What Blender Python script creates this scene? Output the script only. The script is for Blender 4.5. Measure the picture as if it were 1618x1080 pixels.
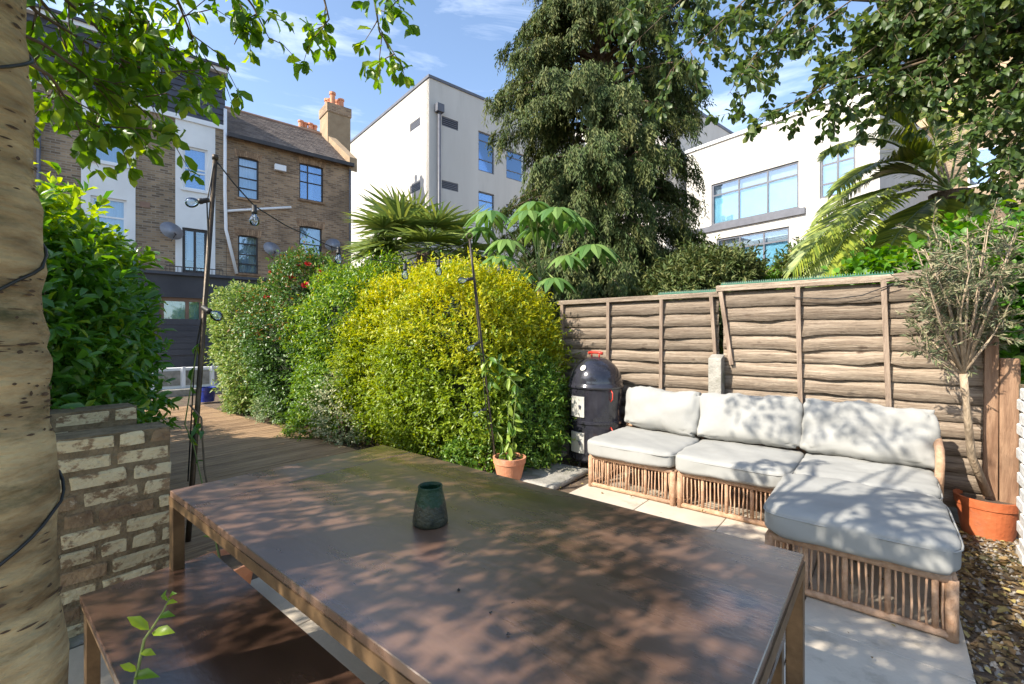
import bpy, math, random
import numpy as np
from mathutils import Vector, Matrix
for o in list(bpy.data.objects): bpy.data.objects.remove(o)
SC = bpy.context.scene; COL = SC.collection
random.seed(7); RNG = np.random.default_rng(7)
R = math.radians
# ------------------------------------------------------------------ camera, sky, sun, exposure
TH = R(39.6); CT, ST = math.cos(TH), math.sin(TH); F = 720.0; CH = 1.38; HX, HY = 809.0, 530.0
cam = bpy.data.objects.new('camera', bpy.data.cameras.new('camera')); COL.objects.link(cam)
cam.location = (0, 0, CH); cam.rotation_euler = (R(90), 0, TH)
cam.data.sensor_width = 36; cam.data.lens = F/1618*36; cam.data.shift_y = -10/1618
cam.data.clip_start = 0.02; cam.data.clip_end = 2000
SC.camera = cam
SUN_EL = R(38.5); LH = Vector((0.395, 0.918)).normalized()          # light travels this way on the ground
world = bpy.data.worlds.new('World'); SC.world = world; world.use_nodes = True
nt = world.node_tree; nt.nodes.clear()
def nnode(nt, t, **kw):
    n = nt.nodes.new(t)
    for k, v in kw.items(): setattr(n, k, v)
    return n
out = nnode(nt, 'ShaderNodeOutputWorld'); bg = nnode(nt, 'ShaderNodeBackground')
sky = nnode(nt, 'ShaderNodeTexSky', sky_type='NISHITA', sun_disc=False)
sky.sun_elevation = SUN_EL; sky.sun_rotation = math.atan2(-LH.x, -LH.y); sky.air_density = 1.0; sky.dust_density = 0.9; sky.ozone_density = 1.2
tc = nnode(nt, 'ShaderNodeTexCoord'); mp = nnode(nt, 'ShaderNodeMapping'); mp.inputs['Scale'].default_value = (1.2, 1.2, 5.0); mp.inputs['Rotation'].default_value = (0.12, 0.08, 0.4)
nz = nnode(nt, 'ShaderNodeTexNoise'); nz.inputs['Scale'].default_value = 2.3; nz.inputs['Detail'].default_value = 9; nz.inputs['Roughness'].default_value = 0.6; nz.inputs['Distortion'].default_value = 0.5
cr = nnode(nt, 'ShaderNodeValToRGB'); cr.color_ramp.elements[0].position = 0.55; cr.color_ramp.elements[1].position = 0.82
cr.color_ramp.elements[1].color = (0.45, 0.45, 0.45, 1)
mx = nnode(nt, 'ShaderNodeMix', data_type='RGBA'); mx.inputs['B'].default_value = (8.2, 8.6, 9.2, 1)
L = nt.links.new
L(tc.outputs['Generated'], mp.inputs['Vector']); L(mp.outputs[0], nz.inputs['Vector']); L(nz.outputs['Fac'], cr.inputs[0])
L(cr.outputs[0], mx.inputs['Factor']); L(sky.outputs[0], mx.inputs['A']); L(mx.outputs['Result'], bg.inputs['Color']); L(bg.outputs[0], out.inputs[0])
bg.inputs['Strength'].default_value = 0.15
sl = bpy.data.lights.new('sun', 'SUN'); sl.energy = 4.5; sl.angle = R(0.53); sl.color = (1.0, 0.92, 0.79)
sun = bpy.data.objects.new('sun', sl); COL.objects.link(sun); sun.location = (-6, -14, 16)
LD = Vector((LH.x*math.cos(SUN_EL), LH.y*math.cos(SUN_EL), -math.sin(SUN_EL)))
sun.rotation_euler = LD.to_track_quat('-Z', 'Y').to_euler()
SC.view_settings.view_transform = 'Standard'; SC.view_settings.look = 'None'; SC.view_settings.gamma = 1; SC.view_settings.use_curve_mapping = False
SC.view_settings.exposure = 1.1
# ------------------------------------------------------------------ pixel <-> world
def ray(px, py):
    X = (px-HX)/F; Z = (HY-py)/F
    return Vector((CT*X-ST, ST*X+CT, Z))
def W(px, py, D):
    d = ray(px, py); return Vector((d.x*D, d.y*D, CH+d.z*D))
def onz(px, py, z): return W(px, py, (z-CH)/ray(px, py).z)
def ony(px, py, y): return W(px, py, y/ray(px, py).y)
def proj(P):
    P = np.atleast_2d(P); D = -ST*P[:, 0]+CT*P[:, 1]; X = CT*P[:, 0]+ST*P[:, 1]
    Ds = np.where(np.abs(D) < 1e-6, 1e-6, D)
    return HX+F*X/Ds, HY-F*(P[:, 2]-CH)/Ds, D
# ------------------------------------------------------------------ materials
MATS = {}
def mat(name, c1, c2=None, scale=6.0, rough=0.7, bump=0.0, bscale=40.0, stretch=(1, 1, 1), metal=0.0, spec=0.5, ior=1.5, c3=None, p3=(0.55, 0.7), s3=9.0, rand=0.0, detail=6, lo=0.35, hi=0.65, trans=0.0, rvar=0.0):
    if name in MATS: return MATS[name]
    m = bpy.data.materials.new(name); m.use_nodes = True; t = m.node_tree; N = t.nodes; Lk = t.links.new
    b = N['Principled BSDF']; c2 = c2 or c1
    tc = N.new('ShaderNodeTexCoord'); mp = N.new('ShaderNodeMapping'); mp.inputs['Scale'].default_value = stretch
    oi = N.new('ShaderNodeObjectInfo'); ad = N.new('ShaderNodeVectorMath'); ad.operation = 'ADD'
    ml = N.new('ShaderNodeVectorMath'); ml.operation = 'SCALE'; ml.inputs[0].default_value = (17.3, 31.7, 23.1)
    Lk(oi.outputs['Random'], ml.inputs['Scale']); Lk(tc.outputs['Object'], ad.inputs[0]); Lk(ml.outputs[0], ad.inputs[1]); Lk(ad.outputs[0], mp.inputs['Vector'])
    n1 = N.new('ShaderNodeTexNoise'); n1.inputs['Scale'].default_value = scale; n1.inputs['Detail'].default_value = detail; n1.inputs['Roughness'].default_value = 0.62
    Lk(mp.outputs[0], n1.inputs['Vector'])
    r1 = N.new('ShaderNodeValToRGB'); r1.color_ramp.elements[0].position = lo; r1.color_ramp.elements[1].position = hi
    r1.color_ramp.elements[0].color = (*c1, 1); r1.color_ramp.elements[1].color = (*c2, 1); Lk(n1.outputs['Fac'], r1.inputs[0])
    col = r1.outputs[0]
    if c3:
        n3 = N.new('ShaderNodeTexNoise'); n3.inputs['Scale'].default_value = s3; n3.inputs['Detail'].default_value = 8; n3.inputs['Roughness'].default_value = 0.7; Lk(mp.outputs[0], n3.inputs['Vector'])
        r3 = N.new('ShaderNodeValToRGB'); r3.color_ramp.elements[0].position = p3[0]; r3.color_ramp.elements[1].position = p3[1]; Lk(n3.outputs['Fac'], r3.inputs[0])
        x = N.new('ShaderNodeMix'); x.data_type = 'RGBA'; x.inputs['B'].default_value = (*c3, 1); Lk(r3.outputs[0], x.inputs['Factor']); Lk(col, x.inputs['A']); col = x.outputs['Result']
    if rand:
        mr = N.new('ShaderNodeMapRange'); mr.inputs['To Min'].default_value = 1-rand; mr.inputs['To Max'].default_value = 1+rand; Lk(oi.outputs['Random'], mr.inputs['Value'])
        hs = N.new('ShaderNodeHueSaturation'); Lk(mr.outputs[0], hs.inputs['Value']); Lk(col, hs.inputs['Color']); col = hs.outputs[0]
    Lk(col, b.inputs['Base Color']); b.inputs['Roughness'].default_value = rough; b.inputs['Metallic'].default_value = metal; b.inputs['Specular IOR Level'].default_value = spec; b.inputs['IOR'].default_value = ior
    if rvar:
        mr = N.new('ShaderNodeMapRange'); mr.inputs['To Min'].default_value = rough-rvar; mr.inputs['To Max'].default_value = rough+rvar; mr.inputs['From Min'].default_value = 0.3; mr.inputs['From Max'].default_value = 0.7
        Lk(n1.outputs['Fac'], mr.inputs['Value']); Lk(mr.outputs[0], b.inputs['Roughness'])
    if bump:
        n2 = N.new('ShaderNodeTexNoise'); n2.inputs['Scale'].default_value = bscale; n2.inputs['Detail'].default_value = 6; Lk(mp.outputs[0], n2.inputs['Vector'])
        bp = N.new('ShaderNodeBump'); bp.inputs['Strength'].default_value = bump; bp.inputs['Distance'].default_value = 0.02; Lk(n2.outputs['Fac'], bp.inputs['Height']); Lk(bp.outputs[0], b.inputs['Normal'])
    MATS[name] = m; return m
def leafmat(name, ca, cb, cc, tr=0.35, rough=0.42, spec=0.45, tcol=None):
    """per leaf colour: attribute var.r mixes ca-cb, var.b mixes to cc"""
    m = bpy.data.materials.new(name); m.use_nodes = True; t = m.node_tree; N = t.nodes; Lk = t.links.new; b = N['Principled BSDF']
    at = N.new('ShaderNodeAttribute'); at.attribute_name = 'var'; sp = N.new('ShaderNodeSeparateColor'); Lk(at.outputs['Color'], sp.inputs[0])
    x = N.new('ShaderNodeMix'); x.data_type = 'RGBA'; x.inputs['A'].default_value = (*ca, 1); x.inputs['B'].default_value = (*cb, 1); Lk(sp.outputs[0], x.inputs['Factor'])
    y = N.new('ShaderNodeMix'); y.data_type = 'RGBA'; y.inputs['B'].default_value = (*cc, 1); Lk(x.outputs['Result'], y.inputs['A']); Lk(sp.outputs[2], y.inputs['Factor'])
    Lk(y.outputs['Result'], b.inputs['Base Color']); b.inputs['Roughness'].default_value = rough; b.inputs['Specular IOR Level'].default_value = spec
    tr_ = N.new('ShaderNodeBsdfTranslucent'); hs = N.new('ShaderNodeHueSaturation'); hs.inputs['Value'].default_value = 1.5; hs.inputs['Saturation'].default_value = 1.15; hs.inputs['Hue'].default_value = 0.485
    Lk(y.outputs['Result'], hs.inputs['Color']); Lk(hs.outputs[0], tr_.inputs['Color'])
    ms = N.new('ShaderNodeMixShader'); ms.inputs[0].default_value = tr; Lk(b.outputs[0], ms.inputs[1]); Lk(tr_.outputs[0], ms.inputs[2]); Lk(ms.outputs[0], N['Material Output'].inputs['Surface'])
    return m
def brickmat(name, c1, c2, mortar, bw=0.225, bh=0.075, axis='xz', stain=None):
    m = bpy.data.materials.new(name); m.use_nodes = True; t = m.node_tree; N = t.nodes; Lk = t.links.new; b = N['Principled BSDF']
    tc = N.new('ShaderNodeTexCoord'); se = N.new('ShaderNodeSeparateXYZ'); co = N.new('ShaderNodeCombineXYZ'); Lk(tc.outputs['Object'], se.inputs[0])
    ad = N.new('ShaderNodeMath'); ad.operation = 'ADD'; Lk(se.outputs[0], ad.inputs[0]); Lk(se.outputs[1], ad.inputs[1]); Lk(ad.outputs[0], co.inputs[0]); Lk(se.outputs[2], co.inputs[1])
    br = N.new('ShaderNodeTexBrick'); br.inputs['Scale'].default_value = 1; br.inputs['Brick Width'].default_value = bw; br.inputs['Row Height'].default_value = bh; br.inputs['Mortar Size'].default_value = 0.011
    br.inputs['Color1'].default_value = (*c1, 1); br.inputs['Color2'].default_value = (*c2, 1); br.inputs['Mortar'].default_value = (*mortar, 1); br.inputs['Bias'].default_value = -0.15
    Lk(co.outputs[0], br.inputs['Vector'])
    nz = N.new('ShaderNodeTexNoise'); nz.inputs['Scale'].default_value = 0.9; nz.inputs['Detail'].default_value = 8; Lk(tc.outputs['Object'], nz.inputs['Vector'])
    mr = N.new('ShaderNodeMapRange'); mr.inputs['From Min'].default_value = 0.3; mr.inputs['From Max'].default_value = 0.7; mr.inputs['To Min'].default_value = 0.6; mr.inputs['To Max'].default_value = 1.3; Lk(nz.outputs['Fac'], mr.inputs['Value'])
    hs = N.new('ShaderNodeHueSaturation'); Lk(mr.outputs[0], hs.inputs['Value']); Lk(br.outputs['Color'], hs.inputs['Color']); Lk(hs.outputs[0], b.inputs['Base Color'])
    bp = N.new('ShaderNodeBump'); bp.inputs['Strength'].default_value = 0.6; bp.inputs['Distance'].default_value = 0.01; bp.invert = True; Lk(br.outputs['Fac'], bp.inputs['Height']); Lk(bp.outputs[0], b.inputs['Normal'])
    b.inputs['Roughness'].default_value = 0.9; return m
def glassmat(name, refl, tint=(0.85, 0.92, 0.98), gl=(0.8, 0.9, 1.0)):
    m = bpy.data.materials.new(name); m.use_nodes = True; t = m.node_tree; N = t.nodes; Lk = t.links.new
    tr = N.new('ShaderNodeBsdfTransparent'); tr.inputs[0].default_value = (*tint, 1); g = N.new('ShaderNodeBsdfGlossy'); g.inputs['Roughness'].default_value = 0.02; g.inputs['Color'].default_value = (*gl, 1)
    fr = N.new('ShaderNodeFresnel'); fr.inputs[0].default_value = 1.5; mr = N.new('ShaderNodeMapRange'); mr.inputs['To Min'].default_value = refl; mr.inputs['To Max'].default_value = 1; Lk(fr.outputs[0], mr.inputs['Value'])
    ms = N.new('ShaderNodeMixShader'); Lk(mr.outputs[0], ms.inputs[0]); Lk(tr.outputs[0], ms.inputs[1]); Lk(g.outputs[0], ms.inputs[2]); Lk(ms.outputs[0], N['Material Output'].inputs['Surface'])
    return m
# ------------------------------------------------------------------ object helpers
ROOTM = {}
def tag(o, label=None, cat=None, group=None, kind=None):
    if label: o['label'] = label
    if cat: o['category'] = cat
    if group: o['group'] = group
    if kind: o['kind'] = kind
    return o
def thing(name, label, cat, loc=(0, 0, 0), rz=0.0, group=None, kind=None):
    o = bpy.data.objects.new(name, None); COL.objects.link(o); o.empty_display_size = 0.1
    o.location = loc; o.rotation_euler = (0, 0, rz); tag(o, label, cat, group, kind)
    ROOTM[o] = Matrix.Translation(Vector(loc)) @ Matrix.Rotation(rz, 4, 'Z'); return o
def link(name, me, parent=None, loc=None, rot=None, scale=None):
    o = bpy.data.objects.new(name, me); COL.objects.link(o)
    if parent is not None: o.parent = parent
    if loc is not None: o.location = loc
    if rot is not None: o.rotation_euler = rot
    if scale is not None: o.scale = scale
    if parent in ROOTM: ROOTM[o] = ROOTM[parent]
    return o
class MB:
    def __init__(s): s.v = []; s.f = []
    def add(s, vs, fs):
        k = len(s.v); s.v += [tuple(v) for v in vs]; s.f += [tuple(i+k for i in f) for f in fs]; return s
    def box(s, x0, x1, y0, y1, z0, z1, c=0.0):
        if c <= 0:
            return s.add([(x0, y0, z0), (x1, y0, z0), (x1, y1, z0), (x0, y1, z0), (x0, y0, z1), (x1, y0, z1), (x1, y1, z1), (x0, y1, z1)],
                         [(0, 3, 2, 1), (4, 5, 6, 7), (0, 1, 5, 4), (1, 2, 6, 5), (2, 3, 7, 6), (3, 0, 4, 7)])
        vs = []                                   # chamfered on the top and vertical edges
        for z, i in ((z0, 0), (z1-c, 0), (z1, c)):
            a = [(x0+i+c, y0+i), (x1-i-c, y0+i), (x1-i, y0+i+c), (x1-i, y1-i-c), (x1-i-c, y1-i), (x0+i+c, y1-i), (x0+i, y1-i-c), (x0+i, y0+i+c)]
            vs += [(p[0], p[1], z) for p in a]
        fs = [tuple(reversed(range(8))), tuple(range(16, 24))]
        for r in (0, 8):
            for k in range(8): fs.append((r+k, r+(k+1) % 8, r+8+(k+1) % 8, r+8+k))
        return s.add(vs, fs)
    def bar(s, a, b, w, h, up=(0, 0, 1)):
        a = Vector(a); b = Vector(b); d = (b-a).normalized(); u = Vector(up); r = d.cross(u)
        if r.length < 1e-4: r = d.cross(Vector((1, 0, 0)))
        r.normalize(); u = r.cross(d); vs = []
        for p in (a, b):
            for i, j in ((-1, -1), (1, -1), (1, 1), (-1, 1)): vs.append(p+r*(i*w/2)+u*(j*h/2))
        return s.add(vs, [(3, 2, 1, 0), (4, 5, 6, 7), (0, 1, 5, 4), (1, 2, 6, 5), (2, 3, 7, 6), (3, 0, 4, 7)])
    def tube(s, pts, rad, n=8, cap=True):
        pts = [Vector(p) for p in pts]; m = len(pts); rad = rad if hasattr(rad, '__len__') else [rad]*m
        vs = []; prev = None
        for i, p in enumerate(pts):
            d = (pts[min(i+1, m-1)]-pts[max(i-1, 0)]).normalized()
            if prev is None: r = d.cross(Vector((0.13, 0.21, 0.97))); r = r if r.length > 1e-3 else d.cross(Vector((1, 0, 0)))
            else: r = prev - d*prev.dot(d)
            r.normalize(); prev = r; q = d.cross(r)
            for k in range(n):
                a = 2*math.pi*k/n; vs.append(p+(r*math.cos(a)+q*math.sin(a))*rad[i])
        fs = []
        for i in range(m-1):
            for k in range(n): fs.append((i*n+k, i*n+(k+1) % n, (i+1)*n+(k+1) % n, (i+1)*n+k))
        if cap: fs += [tuple(reversed(range(n))), tuple(range((m-1)*n, m*n))]
        return s.add(vs, fs)
    def lathe(s, prof, n=32, c=(0, 0, 0)):
        vs = []; m = len(prof)
        for r, z in prof:
            for k in range(n): a = 2*math.pi*k/n; vs.append((c[0]+r*math.cos(a), c[1]+r*math.sin(a), c[2]+z))
        fs = []
        for i in range(m-1):
            for k in range(n): fs.append((i*n+k, i*n+(k+1) % n, (i+1)*n+(k+1) % n, (i+1)*n+k))
        if prof[0][0] > 1e-4: fs.append(tuple(reversed(range(n))))
        if prof[-1][0] > 1e-4: fs.append(tuple(range((m-1)*n, m*n)))
        return s.add(vs, fs)
    def mesh(s, name, m, smooth=False, M=None):
        me = bpy.data.meshes.new(name); vs = s.v if M is None else [tuple(M @ Vector(v)) for v in s.v]
        me.from_pydata(vs, [], s.f); me.materials.append(m)
        if smooth: me.polygons.foreach_set('use_smooth', [True]*len(me.polygons))
        me.update(); return me
    def build(s, name, m, parent=None, smooth=False, world=False, bevel=0.0):
        M = ROOTM[parent].inverted() if (world and parent is not None) else None
        o = link(name, s.mesh(name, m, smooth, M), parent)
        if bevel:
            b = o.modifiers.new('b', 'BEVEL'); b.width = bevel; b.segments = 2; b.limit_method = 'ANGLE'
        return o
def npmesh(name, V, Fq, m, var=None, smooth=False):
    """V (n,3), Fq (m,k) same size faces"""
    me = bpy.data.meshes.new(name); V = np.asarray(V, np.float32); Fq = np.asarray(Fq, np.int32); k = Fq.shape[1]
    me.vertices.add(len(V)); me.vertices.foreach_set('co', V.ravel()); me.loops.add(Fq.size); me.loops.foreach_set('vertex_index', Fq.ravel())
    me.polygons.add(len(Fq)); me.polygons.foreach_set('loop_start', np.arange(0, Fq.size, k, dtype=np.int32)); me.polygons.foreach_set('loop_total', np.full(len(Fq), k, np.int32))
    if smooth: me.polygons.foreach_set('use_smooth', np.ones(len(Fq), bool))
    me.update(calc_edges=True); me.materials.append(m)
    if var is not None:
        a = me.attributes.new('var', 'FLOAT_COLOR', 'POINT'); c = np.ones((len(V), 4), np.float32); c[:, :3] = var; a.data.foreach_set('color', c.ravel())
    return me
def norm(a): return a/np.maximum(np.linalg.norm(a, axis=1, keepdims=True), 1e-9)
T_SIMPLE = (np.array([(0, 0, 0), (-.5, .45, .10), (0, 1, -.05), (.5, .45, .10)]), np.array([(0, 3, 2), (0, 2, 1)]))
_l = [(0, 0, 0), (0, .34, -.02), (0, .76, -.06), (0, 1, -.16), (-.38, .32, .08), (-.47, .74, .05), (.38, .32, .08), (.47, .74, .05)]
T_FULL = (np.array(_l), np.array([(0, 1, 4), (1, 2, 5), (1, 5, 4), (2, 3, 5), (0, 6, 1), (1, 6, 7), (1, 7, 2), (2, 7, 3)]))
def leafmesh(name, P, A, Nn, Ln, wr, m, var, tmpl=T_SIMPLE):
    P = np.asarray(P); A = norm(np.asarray(A)); S = norm(np.cross(A, Nn)); U = np.cross(S, A)
    tv, tf = tmpl; k = len(tv); n = len(P); Ln = np.asarray(Ln).reshape(-1, 1, 1); wr = np.asarray(wr).reshape(-1, 1, 1) if hasattr(wr, '__len__') else wr
    V = P[:, None, :] + Ln*(S[:, None, :]*tv[None, :, 0:1]*wr + A[:, None, :]*tv[None, :, 1:2] + U[:, None, :]*tv[None, :, 2:3])
    Fx = (tf[None]+(np.arange(n)*k)[:, None, None]).reshape(-1, 3)
    return npmesh(name, V.reshape(-1, 3), Fx, m, np.repeat(var, k, axis=0), smooth=False)
def rv(n): return norm(RNG.normal(size=(n, 3)))
def leafobjs(parent, P, A, Nn, Ln, wr, m, name='leaf', nm=5, world=True, bfun=None):
    """single leaves as objects that share a few meshes"""
    M0 = ROOTM[parent].inverted(); meshes = []
    for i in range(nm):
        tv = T_FULL[0].copy(); tv[:, 0] *= wr; tv[3, 2] -= RNG.uniform(0, .25); tv[4:, 2] += RNG.uniform(-.06, .1)
        meshes.append(npmesh('leaf', tv, T_FULL[1], m, np.tile([[(i+.5)/nm, RNG.random(), 0.0 if i < nm-1 else .45]], (8, 1))))
    for p, a, n_, l in zip(P, A, Nn, Ln):
        a = Vector(a).normalized(); s = a.cross(Vector(n_)).normalized(); u = s.cross(a)
        X = Matrix(((s.x, a.x, u.x, p[0]), (s.y, a.y, u.y, p[1]), (s.z, a.z, u.z, p[2]), (0, 0, 0, 1))) @ Matrix.Scale(float(l), 4)
        o = bpy.data.objects.new(name, meshes[random.randrange(nm)]); COL.objects.link(o); o.parent = parent; o.matrix_local = M0 @ X
def nz3(P, f, seed):
    r = np.random.default_rng(seed); s = np.zeros(len(P))
    for i in range(7):
        k = r.normal(size=3)*f*(1+i*.45); s += np.sin(P@k+r.uniform(0, 6.28))/(1+i*.5)
    return s/2.6
# ------------------------------------------------------------------ materials used
M_ground = mat('soil', (0.075, 0.05, 0.033), (0.16, 0.115, 0.075), 5, 0.95, 0.8, 30, c3=(0.05, 0.07, 0.025), p3=(.55, .75), s3=1.3)
M_slab = mat('porcelain_paving', (0.43, 0.37, 0.295), (0.56, 0.49, 0.395), 1.6, 0.72, 0.12, 60, rand=0.05, c3=(0.26, 0.225, 0.175), p3=(.54, .75), s3=3.5)
M_conc = mat('old_concrete', (0.21, 0.20, 0.17), (0.36, 0.34, 0.30), 7, 0.9, 0.5, 60, c3=(0.10, 0.11, 0.06), p3=(.52, .68), s3=4)
M_deck = mat('decking_timber', (0.26, 0.16, 0.09), (0.50, 0.335, 0.195), 3.0, 0.75, 0.35, 20, stretch=(14, 0.8, 3), rand=0.16)
M_fence = mat('weathered_larch', (0.18, 0.128, 0.088), (0.43, 0.345, 0.26), 2.4, 0.9, 0.7, 14, stretch=(1.1, 3, 26), rand=0.22, lo=.3, hi=.66, c3=(0.085, 0.06, 0.042), p3=(.57, .68), s3=3.2)
def knots(m):
    t = m.node_tree; N = t.nodes; Lk = t.links.new; b = N['Principled BSDF']; src = b.inputs['Base Color'].links[0].from_socket; tc = N.new('ShaderNodeTexCoord'); oi = N.new('ShaderNodeObjectInfo')
    mp = N.new('ShaderNodeMapping'); mp.inputs['Scale'].default_value = (3.0, 1, 6.5); Lk(tc.outputs['Object'], mp.inputs[0]); vo = N.new('ShaderNodeTexVoronoi'); vo.inputs['Scale'].default_value = 1.0; Lk(mp.outputs[0], vo.inputs['Vector'])
    nz = N.new('ShaderNodeTexNoise'); nz.inputs['Scale'].default_value = 30; Lk(tc.outputs['Object'], nz.inputs['Vector']); ma = N.new('ShaderNodeMath'); ma.operation = 'MULTIPLY_ADD'; ma.inputs[1].default_value = .10; Lk(nz.outputs['Fac'], ma.inputs[0]); Lk(vo.outputs['Distance'], ma.inputs[2])
    mr = N.new('ShaderNodeMapRange'); mr.inputs['From Min'].default_value = .10; mr.inputs['From Max'].default_value = .17; mr.inputs['To Min'].default_value = .85; mr.inputs['To Max'].default_value = 0; Lk(ma.outputs[0], mr.inputs['Value'])
    x = N.new('ShaderNodeMix'); x.data_type = 'RGBA'; x.inputs['B'].default_value = (0.085, 0.05, 0.03, 1); Lk(mr.outputs[0], x.inputs['Factor']); Lk(src, x.inputs['A']); Lk(x.outputs['Result'], b.inputs['Base Color'])
knots(M_fence)
M_batten = mat('grey_batten', (0.16, 0.11, 0.08), (0.34, 0.26, 0.195), 3, 0.88, 0.5, 20, stretch=(9, 3, 0.9), rand=0.12)
M_batbrown = mat('brown_batten', (0.17, 0.09, 0.05), (0.33, 0.20, 0.12), 3, 0.85, 0.4, 20, stretch=(9, 3, 0.9))
M_mortar = mat('old_mortar', (0.12, 0.088, 0.05), (0.24, 0.18, 0.108), 14, 0.95, 0.9, 60)
M_brickA = mat('limewashed_brick', (0.20, 0.13, 0.072), (0.33, 0.23, 0.13), 9, 0.9, 0.9, 55, stretch=(1, .7, 1), c3=(0.55, 0.46, 0.29), p3=(.42, .50), s3=18, rand=0.2)
M_brickB = mat('brown_brick', (0.15, 0.095, 0.055), (0.30, 0.205, 0.115), 11, 0.9, 0.8, 55, c3=(0.50, 0.44, 0.33), p3=(.62, .70), s3=15, rand=0.3)
M_wbrick = mat('white_painted_brick', (0.60, 0.59, 0.56), (0.78, 0.77, 0.74), 7, 0.8, 0.6, 35, c3=(0.3, 0.27, 0.23), p3=(.62, .72), s3=7)
M_top = mat('dark_bronze_top', (0.070, 0.040, 0.028), (0.165, 0.092, 0.060), 1.7, 0.29, 0.04, 30, stretch=(0.8, 2.6, 1), ior=1.9, spec=.6, detail=12, c3=(0.19, 0.115, 0.08), p3=(.5, .8), s3=3.5, rvar=0.12)
M_bench = mat('dark_bronze_bench', (0.05, 0.028, 0.019), (0.10, 0.052, 0.034), 2.2, 0.24, 0.03, 30, stretch=(0.8, 2.6, 1), spec=0.6, ior=1.8, detail=12, rvar=0.08)
M_bronze = mat('bronze_frame', (0.10, 0.06, 0.03), (0.21, 0.13, 0.065), 9, 0.45, 0.08, 60, metal=0.35)
M_glaze = mat('green_glaze', (0.012, 0.05, 0.028), (0.04, 0.13, 0.07), 14, 0.18, 0.15, 50, spec=0.7)
M_raw = mat('speckled_glaze', (0.012, 0.016, 0.011), (0.05, 0.05, 0.03), 26, 0.42, 0.3, 80, spec=.35)
def glaze_over():
    t = M_raw.node_tree; N = t.nodes; Lk = t.links.new; b = N['Principled BSDF']; src = b.inputs['Base Color'].links[0].from_socket
    tc = N.new('ShaderNodeTexCoord'); se = N.new('ShaderNodeSeparateXYZ'); Lk(tc.outputs['Object'], se.inputs[0]); mp = N.new('ShaderNodeMapping'); mp.inputs['Scale'].default_value = (60, 60, 4); Lk(tc.outputs['Object'], mp.inputs[0])
    nz = N.new('ShaderNodeTexNoise'); nz.inputs['Scale'].default_value = 1.0; nz.inputs['Detail'].default_value = 2; Lk(mp.outputs[0], nz.inputs['Vector'])
    ma = N.new('ShaderNodeMath'); ma.operation = 'MULTIPLY_ADD'; ma.inputs[1].default_value = .055; Lk(nz.outputs['Fac'], ma.inputs[0]); Lk(se.outputs[2], ma.inputs[2])
    mr = N.new('ShaderNodeMapRange'); mr.inputs['From Min'].default_value = .098; mr.inputs['From Max'].default_value = .102; Lk(ma.outputs[0], mr.inputs['Value'])
    x = N.new('ShaderNodeMix'); x.data_type = 'RGBA'; x.inputs['B'].default_value = (0.008, 0.036, 0.015, 1); Lk(mr.outputs[0], x.inputs['Factor']); Lk(src, x.inputs['A']); Lk(x.outputs['Result'], b.inputs['Base Color'])
glaze_over()
M_fabric = mat('cushion_fabric', (0.285, 0.283, 0.268), (0.335, 0.333, 0.315), 3, 0.92, 0.14, 9, spec=0.2)
M_rattan = mat('rattan', (0.50, 0.29, 0.17), (0.66, 0.43, 0.28), 9, 0.6, 0.5, 220, stretch=(1, 1, 1), rand=0.12)
M_wrap = mat('rattan_wrap', (0.42, 0.24, 0.14), (0.62, 0.40, 0.26), 30, 0.62, .6, 260)
M_terra = mat('terracotta', (0.55, 0.215, 0.11), (0.66, 0.30, 0.17), 5, 0.8, 0.2, 40, c3=(0.60, 0.42, 0.32), p3=(.6, .8))
M_orange = mat('orange_plastic_pot', (0.42, 0.105, 0.035), (0.52, 0.15, 0.055), 6, 0.6, 0.2, 40, c3=(0.30, 0.14, 0.08), p3=(.55, .75), s3=5)
M_bluepot = mat('blue_glazed_pot', (0.015, 0.03, 0.22), (0.04, 0.07, 0.38), 5, 0.2)
M_enamel = mat('black_enamel', (0.012, 0.012, 0.017), (0.03, 0.03, 0.04), 5, 0.12, 0.03, 25, spec=0.7)
M_steel = mat('brushed_steel', (0.62, 0.60, 0.55), (0.75, 0.73, 0.68), 8, 0.42, metal=0.5)
M_red = mat('red_paint', (0.62, 0.05, 0.03), (0.5, 0.04, 0.025), 8, 0.4)
M_pole = mat('dark_steel_pole', (0.035, 0.026, 0.018), (0.10, 0.072, 0.045), 9, 0.5, 0.2, 40, metal=0.4)
M_black = mat('black_rubber', (0.015, 0.015, 0.015), (0.03, 0.03, 0.03), 9, 0.5)
M_green = mat('green_plastic', (0.012, 0.09, 0.055), (0.02, 0.13, 0.08), 9, 0.5)
M_bark = mat('birch_bark', (0.17, 0.11, 0.05), (0.56, 0.42, 0.22), 3.4, 0.9, 1.0, 14, stretch=(1, 1, 3.0), c3=(0.085, 0.075, 0.03), p3=(.55, .70), s3=3.2)
M_bark2 = mat('brown_bark', (0.10, 0.065, 0.042), (0.22, 0.15, 0.10), 8, 0.9, 0.9, 30, stretch=(3, 3, 0.7))
M_olivebark = mat('olive_bark', (0.26, 0.19, 0.125), (0.42, 0.33, 0.23), 9, 0.9, 0.7, 30, stretch=(3, 3, 0.7))
M_twig = mat('twig', (0.10, 0.07, 0.04), (0.18, 0.13, 0.08), 8, 0.85)
M_gstem = mat('green_stem', (0.12, 0.17, 0.04), (0.2, 0.25, 0.07), 8, 0.6)
M_house = brickmat('stock_brick', (0.33, 0.235, 0.145), (0.10, 0.07, 0.05), (0.30, 0.25, 0.19))
M_house2 = brickmat('warm_stock_brick', (0.38, 0.25, 0.145), (0.15, 0.09, 0.055), (0.32, 0.25, 0.18))
M_archb = mat('arch_brick', (0.20, 0.115, 0.065), (0.38, 0.25, 0.15), 9, 0.9, rand=0.25)
M_render = mat('white_render', (0.74, 0.74, 0.73), (0.82, 0.82, 0.81), 1.2, 0.85, 0.05, 60)
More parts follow.
